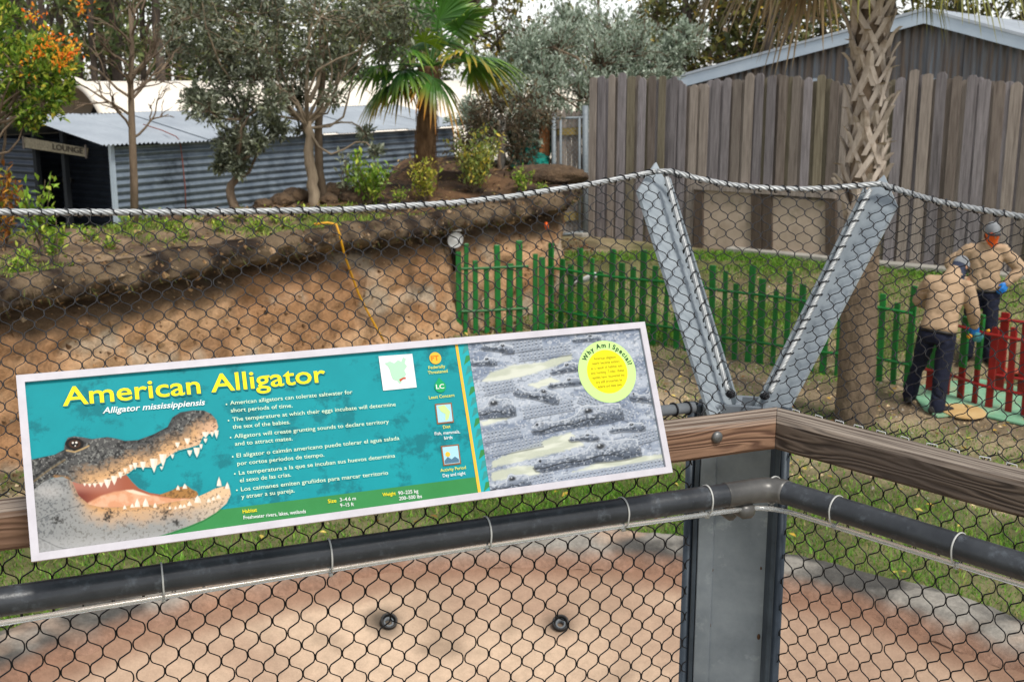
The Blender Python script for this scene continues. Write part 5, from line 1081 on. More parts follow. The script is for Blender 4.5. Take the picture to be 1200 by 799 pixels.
def tree(name, label, cat, trunk, r0, blobs, leaf, cols, w_=None, aspect=.42, bark='bark', group=None, twigs=26, fork=None, seed=1, spread=.12, upb=.2, crown='crown', rtop=.35, limb_r=.5):
    rng = np.random.default_rng(seed); trunk = np.asarray(trunk, float); t = thing(name, label, cat, trunk[0], group)
    tk = np.linspace(0, len(trunk)-1, 14); P = np.stack([np.interp(tk, range(len(trunk)), trunk[:, k]) for k in range(3)], 1); P[1:-1] += rng.normal(size=(12, 3))*r0*.15
    obj('trunk', MB().tube(P, r0*np.linspace(1.15, rtop, 14), 9), bark, t, True)
    wood = MB(); mb = MB()
    for (c_, r, n) in blobs:
        j = len(P)-1 if fork is None else int(fork*(len(P)-1)) + int(rng.integers(0, max(1, len(P)-int(fork*(len(P)-1)))))
        j = min(j, len(P)-1)
        wood.tube(wobble(P[j], c_, 7, .10*np.linalg.norm(c_-P[j]), rng), np.linspace(r0*limb_r, r0*.1, 7), 6, False)
        blob_leaves(mb, wood, c_, r, twigs, n, leaf, cols, w_, aspect, r0*.09, rng, spread=spread, upb=upb)
    if blobs: obj('limbs', wood, bark, t, True); obj(crown, mb, 'leaf', t)
    return t

# --- far wood, from the farthest forward
GRN = ['#56663c', '#6a7848', '#44522f', '#848a52', '#8c8850']
def wood_tree(px, y, h, spread_, label, group, cols, seed, nb=9, leaf=.34, low=.28, n=520, bark='pine_bark', w_=None, rtr=.16, aspect=.5):
    rng = np.random.default_rng(seed); b = aty(px, 80, y); x0 = b[0]; z0 = float(ground_z(x0, y)); bl = []
    for k in range(nb):
        z = z0 + h*(low + (1-low)*(k+.5)/nb); rr = spread_*(1 - .45*abs(2*(k+.5)/nb-1))*rng.uniform(.5, .75); a = rng.uniform(0, 6.28); bl.append((np.array([x0 + spread_*.55*math.cos(a), y + spread_*.5*math.sin(a), z]), np.array([rr, rr, rr*.7]), n))
    return tree('tree', label, 'tree', [(x0, y, z0-.2), (x0 + rng.uniform(-.3, .3), y, z0 + h*.5), (x0 + rng.uniform(-.4, .4), y, z0 + h*.95)], rtr, bl, leaf, cols, w_, aspect, bark, group, 22, .3, seed, .22)
pl = 'tall dark trunked pine in the wood behind the cream vaulted roof'
for k, (px, y) in enumerate(((-10, 52), (22, 45), (40, 58), (58, 42), (76, 50), (92, 60), (108, 44), (122, 54), (140, 47), (165, 52), (188, 43), (212, 56), (250, 48))):
    wood_tree(px, y, 15, 2.2, pl, 'pines in the far wood', ['#4a5a38', '#5c6b42', '#7a8450', '#6e6a4a'], 100+k, 8, .34, .22, 100, rtr=.13 + .04*(k % 3))
bl_ = 'bushy green broadleaf tree in the wood beyond the metal shed'
for k, (px, y, h, s_) in enumerate(((-60, 48, 9, 3.2), (15, 64, 8, 3.2), (70, 66, 7, 3.0), (130, 62, 7.5, 3.2), (195, 60, 8, 3.4), (262, 52, 8.5, 3.2), (330, 50, 9, 3.4), (400, 54, 9, 3.4), (465, 48, 9, 3.2))):
    wood_tree(px, y, h, s_, bl_, 'broadleaf trees in the far wood', GRN, 140+k, 9, .36, .08, 170 if px < 240 else 320)
br_ = 'olive and yellow leaved tree in the wood behind the metal barn'
for k, (px, y, h, s_) in enumerate(((560, 50, 8.0, 3.0), (640, 58, 5.6, 2.6), (742, 46, 5.5, 2.4), (800, 40, 9, 3.0), (850, 44, 10, 3.2), (905, 38, 10, 3.0), (960, 44, 10, 3.2), (1040, 48, 10, 3.2), (1120, 46, 10, 3.4), (1190, 42, 10, 3.2), (1260, 46, 10, 3.2))):
    wood_tree(px, y, h, s_, br_, 'trees behind the barn', ['#706c44', '#5c6238', '#8a8648', '#4c5436', '#b89c38', '#6b5c4a'], 170+k, 9, .30, .12, 430, w_=[3, 3, 2, 3, .5, 2])
# slender bare branched tree against the white sky
p = aty(700, 60, 34); tree('thin_tree', 'thin sparse-leaved tree rising above the silver shrubs', 'tree', [(p[0], 34, .7), (p[0]+.1, 34, 4.0), (p[0]-.1, 34, 7.5)], .07, [B(690, -10, 34, 40) + (160,), B(735, -25, 34, 40) + (160,), B(655, -15, 34, 35) + (130,)], .16, ['#5a6340', '#6d7350'], None, .4, 'bark', None, 20, .5, 9, .2)

# --- big silver shrub behind the plank fence end
sil = ['#8c9787', '#a3ad9e', '#76826f', '#b9c1b3', '#5d6a58']
sb_ = [(612, 118, 46, 21.6), (655, 60, 52, 23), (700, 72, 58, 23.2), (745, 62, 52, 23.4), (788, 60, 34, 23.6), (640, 100, 50, 22.4), (690, 118, 52, 22.6), (740, 105, 46, 23), (620, 60, 40, 22.8), (720, 40, 44, 24), (668, 30, 38, 24), (770, 88, 34, 23.4), (600, 160, 42, 21.8), (648, 150, 40, 21.9), (575, 90, 40, 22.4), (560, 140, 36, 22), (805, 45, 26, 23.8)]
base = aty(690, 200, 23.2)
tree('silver_shrub', 'large silver grey leaved shrub mass behind the gate and plank fence', 'shrub', [(base[0], 23.2, .6), (base[0]+.1, 23.2, 1.4), (base[0], 23.2, 2.4)], .12, [B(a, b, y, r*.92) + (2600,) for a, b, r, y in sb_], .08, sil, [3, 3, 2, 1.4, 2], .40, 'bark', None, 70, .2, 21, .07, .5)
# darker brush under it
tree('brown_brush', 'brown twiggy brush behind the palm trunk and round grey post', 'shrub', [aty(585, 215, 20.6), aty(585, 190, 20.6), aty(588, 160, 20.6)], .04, [B(a, b, 20.8, r) + (500,) for a, b, r in ((560, 150, 34), (600, 150, 34), (628, 130, 30), (545, 175, 26), (575, 120, 30), (610, 185, 24))], .09, ['#4a4032', '#5c5040', '#3c3a2a', '#6a6048'], None, .4, 'bark', None, 50, .2, 22)

# --- terrace trees
olv = ['#6d7160', '#858a78', '#565c48', '#9da390', '#474d3a', '#737a58']
t0 = on_terrace(277, 242)
tree('silver_tree', 'low silver leaved tree with a crooked stem in front of the metal shed', 'tree', [t0 - [0, 0, .1], aty(268, 222, t0[1]), aty(281, 205, t0[1]), aty(279, 180, t0[1]), aty(282, 140, t0[1])], .06, [B(a, b, t0[1] + dy, r) + (620,) for a, b, r, dy in ((262, 95, 34, .3), (300, 90, 34, 0), (245, 130, 26, -.2), (285, 135, 34, .2), (315, 120, 26, -.3), (270, 170, 24, .1), (300, 165, 22, -.2), (232, 115, 20, .2), (280, 195, 15, 0), (262, 192, 13, .2), (325, 150, 14, 0))], .085, olv, [3, 3, 3, 1.5, 2, 1], .42, 'bark', None, 34, .55, 31)
t1 = on_terrace(368, 241); y1 = t1[1]
big = [(225, 20, 48), (275, 15, 52), (325, 25, 50), (375, 20, 50), (420, 30, 46), (455, 50, 34), (300, 60, 40), (350, 70, 40), (400, 75, 34), (250, 60, 36), (205, 55, 26), (440, 10, 40), (310, -15, 46), (370, -20, 46), (240, -20, 46), (475, 20, 30), (340, 110, 24), (390, 115, 16), (352, 150, 14), (428, 158, 11), (440, 178, 8)]
tb_ = tree('silver_tree', 'tall silver leaved tree forking above the metal shed wall', 'tree', [t1 - [0, 0, .1], aty(366, 215, y1), aty(362, 180, y1), aty(360, 142, y1)], .075, [B(a, b, y1 + ((i*37) % 11 - 5)*.12, r) + (640 if r > 20 else 150,) for i, (a, b, r) in enumerate(big)], .085, olv, [3, 3, 3, 1.6, 2, 1], .42, 'bark_pale', None, 36, .96, 32, rtop=.8, limb_r=.26)
p = [t1 + [.12, .25, -.1], aty(374, 200, y1+.3), aty(373, 150, y1+.3), aty(378, 90, y1+.3), aty(376, 30, y1+.3)]; obj('trunk', MB().tube(p, [.07, .06, .055, .045, .03], 8), 'bark', tb_, True)
m = MB()
for q in ([(360, 145), (340, 128), (318, 110), (300, 70), (272, 45)], [(360, 145), (380, 130), (394, 105), (397, 85)], [(360, 145), (359, 100), (362, 50), (370, 0)], [(318, 110), (312, 80), (325, 40)], [(362, 120), (372, 100), (380, 60), (395, 20)]):
    P = np.array([aty(a, b, y1 + .1*i) for i, (a, b) in enumerate(q)]); m.tube(P, np.linspace(.036, .014, len(P)), 7, False)
obj('limbs', m, 'bark_pale', tb_, True)
# bare tree
t2 = on_terrace(156, 246); y2 = t2[1]; bt = thing('bare_tree', 'slender leafless tree in front of the metal shed corner', 'tree', t2)
tr_ = np.array([t2 - [0, 0, .1], aty(157, 210, y2), aty(155, 160, y2), aty(153, 100, y2), aty(155, 55, y2), aty(152, 10, y2)]); obj('trunk', MB().tube(tr_, [.05, .046, .042, .034, .026, .018], 8), 'bark', bt, True)
m = MB(); rb = np.random.default_rng(5)
def grow(p, d, L_, r, dep):
    e_ = p + d*L_; m.tube(wobble(p, e_, 5, L_*.05, rb), np.linspace(r, r*.55, 5), 5, False)
    if dep > 0:
        for _ in range(rb.integers(2, 4)): 
            f_ = rb.uniform(.45, 1); dd = unit(d + rb.normal(size=3)*.42 + np.array([0, 0, .12])); grow(p + d*L_*f_, dd, L_*rb.uniform(.45, .75), r*.6, dep-1)
for k in range(15):
    f_ = rb.uniform(.32, .98); i = f_*(len(tr_)-1); p = np.array([np.interp(i, range(len(tr_)), tr_[:, q]) for q in range(3)]); a = rb.uniform(0, 6.28); grow(p, unit([math.cos(a), math.sin(a)*.6, rb.uniform(.35, .95)]), rb.uniform(.35, .62), .017, 3)
obj('branches', m, 'bark', bt, True)
# flowering shrub at the frame edge
t3 = aty(18, 300, 12.6); t3[2] = terr_z(t3[0], t3[1]); y3 = 12.6
fb = [(20, 80, 36), (55, 90, 30), (0, 60, 34), (40, 60, 28), (75, 75, 20), (-30, 90, 40), (15, 115, 34), (50, 120, 26), (-20, 40, 36), (70, 110, 18), (30, 140, 18), (-40, 130, 36), (5, 20, 26)]
ft = tree('flowering_shrub', 'glossy green shrub with orange flower clusters beside the shed gable', 'shrub', [t3 - [.5, 0, .1], aty(-30, 200, y3), aty(-10, 140, y3)], .05, [B(a, b, y3 + ((i*29) % 7 - 3)*.1, r) + (420,) for i, (a, b, r) in enumerate(fb)], .075, ['#647f2a', '#86993a', '#4b6a22', '#a0ab48', '#38521e', '#b5a840'], [3, 3, 3, 1.5, 2, .6], .5, 'bark', None, 34, .4, 41, .1, .4)
rf_ = np.random.default_rng(8)
for (a, b, n_) in ((62, 48, 60), (78, 62, 50), (45, 62, 40), (90, 55, 30), (30, 85, 14), (97, 5, 40), (70, 70, 40), (40, 20, 30)):
    m = MB(); c_ = aty(a, b, y3 - .35); k = rf_.normal(size=(n_, 3))*.05 + c_; m.add(*leaf_quads(k, rdir(n_, rf_), rdir(n_, rf_), .05*rf_.uniform(.7, 1.3, n_), .5, palette(n_, ['#d2641b', '#e98a2c', '#c9a02a'], None, rf_))); obj('flower_cluster', m, 'leaf', ft)['kind'] = 'stuff'
# lower left brown-leaved plant and small leafy plants on the terrace
def herb(label, px, py, hpx, wpx, n, leaf, cols, seed, group=None, aspect=.45, ybase=None, name='leafy_plant', stems=6, rlo=.25):
    b = on_terrace(px, py); y = b[1]; rng = np.random.default_rng(seed); t = thing(name, label, 'plant', b, group); st = MB(); mb = MB(); H_ = hpx/F*y; W_ = wpx/F*y
    for k in range(stems):
        a = rng.uniform(0, 6.28); e_ = b + np.array([W_*.9*math.cos(a)*rng.uniform(.3, 1), W_*.6*math.sin(a), H_*rng.uniform(.55, 1)]); P = wobble(b - [0, 0, .03], e_, 6, .05*H_, rng); st.tube(P, np.linspace(.010, .004, 6), 4, False)
        nn = n//stems; f_ = rlo + (1-rlo)*rng.random(nn); pos = np.stack([np.interp(f_, np.linspace(0, 1, 6), P[:, q]) for q in range(3)], 1) + rng.normal(size=(nn, 3))*leaf*.5
        mb.add(*leaf_quads(pos, rdir(nn, rng) + np.array([0, 0, .5]), rdir(nn, rng)*.5 + np.array([0, 0, 1]), leaf*rng.uniform(.6, 1.4, nn), aspect, palette(nn, cols, None, rng)))
    obj('stems', st, 'bark', t, True); obj('foliage', mb, 'leaf', t); return t
G1 = ['#6f8f2c', '#86a338', '#557524', '#a3ad45']; G2 = ['#7f8f4a', '#99a860', '#68793a', '#b3b56a', '#c2b04a']
herb('tall shrub with brown and yellow leaves at the foot of the orange flowered shrub', 4, 292, 110, 26, 420, .075, ['#8a5a22', '#a87a2a', '#6f7a2c', '#7a4a20'], 51, stems=8)
herb('young green sapling with whorled leaves before the dark open gable', 52, 300, 92, 34, 240, .085, G1, 52, stems=9, rlo=.5)
herb('spindly green plant with a red stem on the terrace lip', 62, 312, 60, 22, 150, .07, G1, 53, stems=5, rlo=.4)
herb('bright green leafy bush on the terrace left of the fan palm', 432, 240, 62, 42, 700, .085, G1 + ['#8aa05a'], 54, stems=14)
herb('pale green bushy shrub between the fan palm and the round grey post', 555, 226, 72, 40, 1500, .075, G2, 55, stems=22)
herb('yellow green plant at the foot of the fan palm', 498, 236, 48, 22, 420, .07, ['#9a9a3a', '#b3a84a', '#7a8a34'], 56, stems=10)
herb('loose grey green twigs beside the metal shed wall', 405, 236, 60, 16, 120, .075, ['#8b9178', '#a3a88c'], 57, stems=6)
herb('low green plant on the mound under the round grey post', 612, 224, 30, 16, 220, .06, G1, 58, stems=8)
sm_ = 'small bright green weed on the terrace edge'
for k, (a, b, h) in enumerate(((150, 268, 16), (175, 262, 14), (200, 270, 12), (285, 262, 16), (300, 268, 14), (320, 262, 14), (335, 268, 12), (20, 320, 22), (35, 310, 20), (105, 282, 14), (130, 290, 12), (215, 280, 12), (470, 236, 14), (640, 226, 10), (350, 258, 12), (255, 270, 10))):
    herb(sm_, a, b, h, 16, 110, .05, G1, 60+k, 'weeds on the terrace', name='small_weed', stems=7)

# --- fan palm on the terrace
def frond(base_, az, el, pet, rad, cols_in, cols_tip, seed, droop=.5, nl=30, arc_=112, wl=.05, split=.45, roll=0.0, col_mid=.6):
    rng = np.random.default_rng(seed); d = np.array([math.cos(az)*math.cos(el), math.sin(az)*math.cos(el), math.sin(el)]); m = MB()
    tt = np.linspace(0, 1, 6)[:, None]; P = base_ + d*pet*tt - np.array([0, 0, 1.0])*droop*.35*pet*tt**2; m.tube(P, [.022, .017, .014, .012, .011, .010], 5, True, cols_in*.9)
    hub = P[-1]; dd = unit(P[-1]-P[-2]); s_ = unit(np.cross(dd, [0, 0, 1.0])); n_ = np.cross(s_, dd); s_, n_ = s_*math.cos(roll) + n_*math.sin(roll), n_*math.cos(roll) - s_*math.sin(roll)
    for k in range(nl):
        th_ = R(-arc_ + 2*arc_*(k+.5)/nl) + rng.normal()*.02; L_ = rad*(.72 + .28*math.cos(th_*.8))*rng.uniform(.9, 1.08); u_ = dd*math.cos(th_) + s_*math.sin(th_); w_ = -dd*math.sin(th_) + s_*math.cos(th_)
        t = np.linspace(0, 1, 7); half = np.minimum(t/split, 1)*rad*split*math.tan(R(arc_)/nl)*1.05*np.where(t > split, 1 - ((t-split)/(1-split))**1.4*.96, 1)
        drop = -np.array([0, 0, 1.0])[None]*(droop*L_*(t**2.4)*rng.uniform(.6, 1.3))[:, None]; c_ = hub + u_[None]*(L_*t*(1-.12*droop*t))[:, None] + drop + n_[None]*(.05*L_*np.sin(t*math.pi*.8))[:, None]
        A = c_ + w_[None]*half[:, None] - n_[None]*half[:, None]*.45; B2 = c_ - w_[None]*half[:, None] - n_[None]*half[:, None]*.45; V = np.stack([A, c_, B2], 1)
        tf = np.clip((t-col_mid)/(1-col_mid), 0, 1)[:, None]; cc_ = (cols_in*(1-tf) + cols_tip*tf)*rng.uniform(.8, 1.2); m.grid(V, np.repeat(cc_[:, None], 3, 1))
    return m
fp0 = on_terrace(500, 219); yf = fp0[1]; fpt = thing('fan_palm', 'fan palm with a fibrous brown trunk on the terrace', 'palm', fp0)
tk = np.array([fp0 - [0, 0, .15], aty(499, 180, yf), aty(500, 140, yf), aty(502, 100, yf), aty(504, 78, yf)]); ti = np.linspace(0, 4, 40); P = np.stack([np.interp(ti, range(5), tk[:, k]) for k in range(3)], 1)
obj('trunk', MB().tube(P, .135*(1 + .10*fbm(np.arange(40)*.7, 0, 0, 2)) + np.linspace(.03, -.01, 40), 14), 'palm_fibre', fpt, True)
m = MB(); rp2 = np.random.default_rng(3)
for k in range(420):
    i = rp2.uniform(0, 4); c_ = np.array([np.interp(i, range(5), tk[:, q]) for q in range(3)]); a = rp2.uniform(0, 6.28); o_ = np.array([math.cos(a), math.sin(a), 0]); m.tube([c_ + o_*.13, c_ + o_*.165 + [0, 0, .05*rp2.normal()], c_ + o_*(.18) + [0, 0, -.08 + .1*rp2.normal()]], [.008, .006, .002], 3, False)
obj('fibres', m, 'palm_fibre', fpt)['kind'] = 'stuff'
top = tk[-1]; g_in = np.array(C('#47742a')); g_hi = np.array(C('#88a23a')); yel = np.array(C('#c9a53a')); org_ = np.array(C('#c07a22'))
fr_ = [(R(-20), R(52), .75, .95, g_in, g_hi, .35), (R(-35), R(18), .68, .95, g_in, yel, .7), (R(-80), R(-8), .42, .72, g_in, org_, .95), (R(185), R(10), .7, .85, g_in, g_hi, .7), (R(200), R(-12), .6, .75, g_in, yel, .8), (R(165), R(45), .75, .9, g_in, g_hi, .45), (R(90), R(35), .7, .9, g_in, g_hi, .5), (R(60), R(62), .7, .9, g_in, g_hi, .3), (R(-100), R(50), .5, .6, np.array(C('#86a12c')), np.array(C('#b8b83c')), .35), (R(120), R(75), .7, .85, g_in, g_hi, .2), (R(-55), R(70), .75, .9, g_in, g_hi, .25), (R(230), R(30), .6, .8, g_in, g_hi, .6), (R(10), R(15), .7, .95, g_in, g_hi, .6), (R(-130), R(5), .55, .72, np.array(C('#2f5a20')), g_hi, .8), (R(150), R(-15), .5, .6, np.array(C('#2f5a20')), yel, .8)]
for k, (a, el, pt, rd, c1, c2, dr) in enumerate(fr_): obj('frond', frond(top, a, el, pt, rd*.9, c1, c2, 200+k, dr*.75, 24, 110, roll=RNG.normal()*.35, split=.58), 'frond', fpt)

# --- cabbage palm beside the green fence
sp0 = atz(1002, 493, 0); sp0[2] = float(ground_z(*sp0[:2])); ys_ = sp0[1]; cp = thing('cabbage_palm', 'cabbage palm with criss-cross leaf bases standing by the green fence', 'palm', sp0)
axis = np.array([sp0 - [0, 0, .2], aty(1006, 380, ys_), aty(1010, 300, ys_), aty(1012, 230, ys_), aty(1017, 120, ys_), aty(1022, 0, ys_), aty(1025, -112, ys_)])
ai = np.linspace(0, 6, 60); P = np.stack([np.interp(ai, range(7), axis[:, k]) for k in range(3)], 1); rad = np.interp(ai, [0, .25, .6, 1.5, 3, 6], [.235, .205, .19, .18, .15, .145])
th_ = np.arange(28)*2*math.pi/28; rr = rad[:, None]*(1 + .05*fbm(np.cos(th_)[None]*2, np.sin(th_)[None]*2, ai[:, None]*2.5, 3) + .02*np.sin(ai*46)[:, None])
obj('trunk', MB().grid(P[:, None] + rr[..., None]*np.stack([np.cos(th_), np.sin(th_), 0*th_], -1)[None], wrap=True), 'sabal_trunk', cp, True)
def boot_mesh(long_=.42, seed=0):
    m = MB(); rg_ = np.random.default_rng(seed)
    # split base: two legs rising into one stub that leans away from the trunk (local +y outwards)
    for sx_ in (-1, 1):
        pts = np.array([(sx_*.125, -.025, 0), (sx_*.085, .0, .10), (sx_*.035, .03, .21), (0, .062, .32), (sx_*.004, .10, .32 + (long_-.32)*.6), (0, .135, long_)]); w_ = np.array([.040, .045, .046, .042, .034, .025])
        L_ = []
        for p, ww in zip(pts, w_): L_.append([p + [-ww, -.012, 0], p + [0, .016, 0], p + [ww, -.012, 0], p + [0, -.022, 0]])
        m.grid(np.array(L_), wrap=True); b = m.n - 4; m.f.append([b, b+1, b+2, b+3])
    me = m.mesh('leaf_base'); me.materials.append(MATS['boot']); return me
boots = [boot_mesh(.40, 1), boot_mesh(.46, 2), boot_mesh(.34, 3)]; rgb_ = random.Random(5)
for k in range(116):
    f_ = 2.35 + (5.98-2.35)*(k/116)**.9
    if f_ < 2.9 and rgb_.random() < .55: continue
    c_ = np.array([np.interp(f_, range(7), axis[:, q]) for q in range(3)]); a = k*2.39996 + rgb_.uniform(-.1, .1); r_ = float(np.interp(f_, ai, rad)); s_ = rgb_.uniform(.72, 1.15)
    piece('leaf_base', boots[k % 3], cp, c_ + np.array([math.cos(a), math.sin(a), 0])*(r_-.01), (rgb_.uniform(-.12, .05), rgb_.uniform(-.12, .12), a - math.pi/2), (s_, s_, s_))
topc = axis[-1]; dead = np.array(C('#7a6444')); dead2 = np.array(C('#8f7a58')); sg = np.array(C('#4d6a2c')); sy_ = np.array(C('#8f8a3a'))
cf = [(R(180), R(-28), 1.0, 1.0, dead, dead2, .75), (R(195), R(-45), .8, 1.0, dead, dead2, .8), (R(165), R(-15), 1.15, .95, dead, dead2, .95), (R(215), R(-20), .9, .9, sg*.8, dead, .9), (R(240), R(-35), .6, .8, sg*.9, sy_, .9), (R(0), R(-18), 1.0, .95, sg, sy_, .8), (R(-25), R(-30), .85, .85, sg, sy_, .85), (R(20), R(-5), 1.15, .95, sg, sy_, .9), (R(-50), R(-25), .7, .8, sg, sy_, .9), (R(40), R(-30), .9, .8, sg, sy_, .9), (R(140), R(-30), .9, .9, dead, dead2, .9), (R(90), R(10), 1.0, 1.0, sg, sy_, .5), (R(-90), R(25), .9, .9, sg, sy_, .5), (R(10), R(35), 1.1, 1.0, sg, sy_, .5), (R(170), R(30), 1.1, 1.0, sg, sy_, .5), (R(60), R(60), 1, .9, sg, sg, .3), (R(-150), R(-5), .95, .95, sg*.9, dead, .9)]
for k, (a, el, pt, rd, c1, c2, dr) in enumerate(cf): obj('frond', frond(topc + [0, 0, .25], a, el, pt, rd*.8, c1, c2, 300+k, dr*.72, 30, 125, roll=RNG.normal()*.3, split=.5, col_mid=.3), 'frond', cp)

# --- earth clods and the bark-covered mound at the terrace corner
def lump(name, label, cat, c_, r, m_, seed, group=None):
    u_, v_ = np.meshgrid(np.linspace(0, math.pi, 22), np.linspace(0, 2*math.pi, 41)[:-1], indexing='ij'); d = np.stack([np.sin(u_)*np.cos(v_), np.sin(u_)*np.sin(v_), np.cos(u_)], -1); k = 1 + .3*fbm(d[..., 0]*1.6 + seed, d[..., 1]*1.6, d[..., 2]*1.6, 4) + .1*fbm(d[..., 0]*6 + seed, d[..., 1]*6, d[..., 2]*6, 3)
    return tag(obj(name, MB().grid(np.asarray(c_) + d*k[..., None]*np.asarray(r), wrap=True), m_, None, True, loc=c_), label, cat, group)
q = on_terrace(640, 212); lump('earth_mound', 'dark bark-like earth mound on the cliff top by the gate', 'mound', q + [.05, .2, .05], (.62, .42, .2), 'dark_earth', 3)
for k, (a, b, s_) in enumerate(((345, 236, .2), (330, 240, .15), (398, 234, .26), (414, 238, .2), (385, 238, .14), (308, 244, .12), (200, 262, .14), (248, 262, .12))):
    q = on_terrace(a, b); lump('earth_clod', 'rounded brown clod of earth on the terrace before the metal shed', 'clod', q + [0, .05, s_*.25], (s_, s_*.8, s_*.62), 'dark_earth', 10+k, 'earth clods on the terrace')

# --- turf, gravel, fallen leaves
rg2 = np.random.default_rng(77)
def turf():
    n = 520000; x = rg2.uniform(-8.0, 9.0, n); y = rg2.uniform(5.5, 19.5, n); wgt = grass_w(x, y); d = np.hypot(x-POOL[0], y-POOL[1]); cl = np.interp(x, line[:, 0], line[:, 1]); side = (y < cl + .0) | (x > line[:, 0].max())
    vis = np.abs(x) < .6*y + .4
    keep = (rg2.random(n) < wgt**1.4*.88) & (d > PR-.02) & side & vis & (y < wood_y(x)-.1); x, y = x[keep], y[keep]; n = len(x); z = ground_z(x, y); h = rg2.uniform(.02, .06, n)*(.6 + .7*grass_w(x, y)); a = rg2.uniform(0, 6.28, n); le = rg2.normal(size=(n, 2))*.6; w_ = rg2.uniform(.003, .007, n)*(1 + (y-8)*.07)
    dx, dy = np.cos(a)*w_, np.sin(a)*w_; V = np.stack([np.stack([x-dx, y-dy, z-.005], 1), np.stack([x+dx, y+dy, z-.005], 1), np.stack([x + le[:, 0]*h, y + le[:, 1]*h, z+h], 1)], 1)
    cc_ = palette(n, ['#4f7a1f', '#68942c', '#3b621a', '#82a03e', '#857a48'], [3, 3, 3, 1.2, .5], rg2, .2); f = np.arange(n*3).reshape(n, 3); return MB().add(V.reshape(-1, 3), f, np.repeat(cc_, 3, 0))
o = obj('grass', turf(), 'leaf'); tag(o, 'short patchy green grass between the pool rim and the fences', 'grass', None, 'stuff')
def scatter(n, fn, size, cols, flat):
    x = rg2.uniform(-5, 7.5, n); y = rg2.uniform(7, 18, n); cl = np.interp(x, line[:, 0], line[:, 1]); keep = (np.hypot(x-POOL[0], y-POOL[1]) > PR+.05) & ((y < cl) | (x > line[:, 0].max())) & (rg2.random(n) < fn(x, y)); x, y = x[keep], y[keep]; n = len(x); z = ground_z(x, y)
    return x, y, z, n
x, y, z, n = scatter(26000, lambda x, y: np.clip(1.05 - grass_w(x, y)*1.6, 0, 1), 0, 0, 0)
m = MB(); s_ = rg2.uniform(.008, .03, n)*rg2.uniform(.5, 1.2, n); o6 = np.array([(1, 0, 0), (-.5, .87, 0), (-.5, -.87, 0), (0, 0, .7), (.1, 0, -.5)]); f5 = np.array([(0, 1, 3), (1, 2, 3), (2, 0, 3), (1, 0, 4), (2, 1, 4), (0, 2, 4)]); V = np.stack([x, y, z], 1)[:, None] + (o6[None]*rg2.uniform(.6, 1.3, (n, 5, 1)))*s_[:, None, None]; f = (f5[None] + (np.arange(n)*5)[:, None, None]).reshape(-1, 3)
m.add(V.reshape(-1, 3), f, np.repeat(palette(n, ['#a8926f', '#8a755a', '#c2ad8a', '#6d5c48', '#9a9286'], None, rg2), 5, 0)); tag(obj('gravel', m, 'leaf'), 'loose pale gravel and soil crumbs on the bare ground', 'gravel', None, 'stuff')
x, y, z, n = scatter(1500, lambda x, y: .5 + 0*x, 0, 0, 0); m = MB(); dd = rdir(n, rg2)*np.array([1, 1, .25]); m.add(*leaf_quads(np.stack([x, y, z+.035], 1), dd, rdir(n, rg2)*.3 + [0, 0, 1], rg2.uniform(.04, .09, n), .5, palette(n, ['#b9963a', '#8a5f32', '#c7b05a', '#6f4a2c'], None, rg2))); tag(obj('fallen_leaves', m, 'leaf'), 'scattered yellow and brown fallen leaves on the ground', 'leaves', None, 'stuff')
nT = 5200; kT = rg2.integers(0, len(TP), nT); pT = TP[kT] + np.c_[rg2.uniform(-.06, .06, (nT, 2)), np.full(nT, .02)]
m = MB(); m.add(*leaf_quads(pT, rdir(nT, rg2)*np.array([1, 1, .3]), rdir(nT, rg2)*.4 + [0, 0, 1], rg2.uniform(.03, .10, nT), .35, palette(nT, ['#4a3828', '#6b5238', '#8a6f4c', '#a38a5e', '#33271d', '#7a7a3c'], None, rg2))); tag(obj('leaf_litter', m, 'leaf'), 'brown leaf litter and bark scraps covering the terrace', 'leaf litter', None, 'stuff')
gT = rg2.integers(0, len(TP), 60000); cl_ = fbm(TP[gT, 0]*1.3, TP[gT, 1]*1.3, 8, 4); gT = gT[(cl_ > .03) & (TP[gT, 1] < 16.5)]; n = len(gT); p_ = TP[gT] + np.c_[rg2.uniform(-.06, .06, (n, 2)), np.full(n, -.01)]
m = MB(); m.add(*leaf_quads(p_, rdir(n, rg2)*.6 + [0, 0, 1], rdir(n, rg2), rg2.uniform(.03, .09, n), .16, palette(n, ['#5d7a26', '#7a9434', '#48621e', '#93a048'], None, rg2))); tag(obj('terrace_grass', m, 'leaf'), 'tufts of green grass along the terrace behind the cliff lip', 'grass', None, 'stuff')
nS = 5200; kS = rg2.integers(8, len(S)-8, nS); rS = rg2.integers(1, 70, nS); foot = rg2.random(nS) < .35; rS = np.where(foot, 5, rS); pS = CLIFF[kS, rS].copy(); of_ = np.where(foot, rg2.uniform(0, .5, nS), -.004); pS[:, 0] += nrm[kS, 0]*of_; pS[:, 1] += nrm[kS, 1]*of_; pS[foot, 2] = ground_z(pS[foot, 0], pS[foot, 1])
sS = rg2.uniform(.008, .035, nS)*np.where(rg2.random(nS) < .12, 1.9, 1); V = pS[:, None] + (o6[None]*rg2.uniform(.6, 1.3, (nS, 5, 1)) @ np.linalg.qr(rg2.normal(size=(3, 3)))[0])*sS[:, None, None]; f = (f5[None] + (np.arange(nS)*5)[:, None, None]).reshape(-1, 3)
m = MB(); m.add(V.reshape(-1, 3), f, np.repeat(palette(nS, ['#8a6f52', '#a88660', '#6b523c', '#b39c80', '#54412f'], None, rg2), 5, 0)); tag(obj('soil_crumbs', m, 'leaf'), 'crumbled stones and soil lumps on the cliff face and foot', 'soil', None, 'stuff')
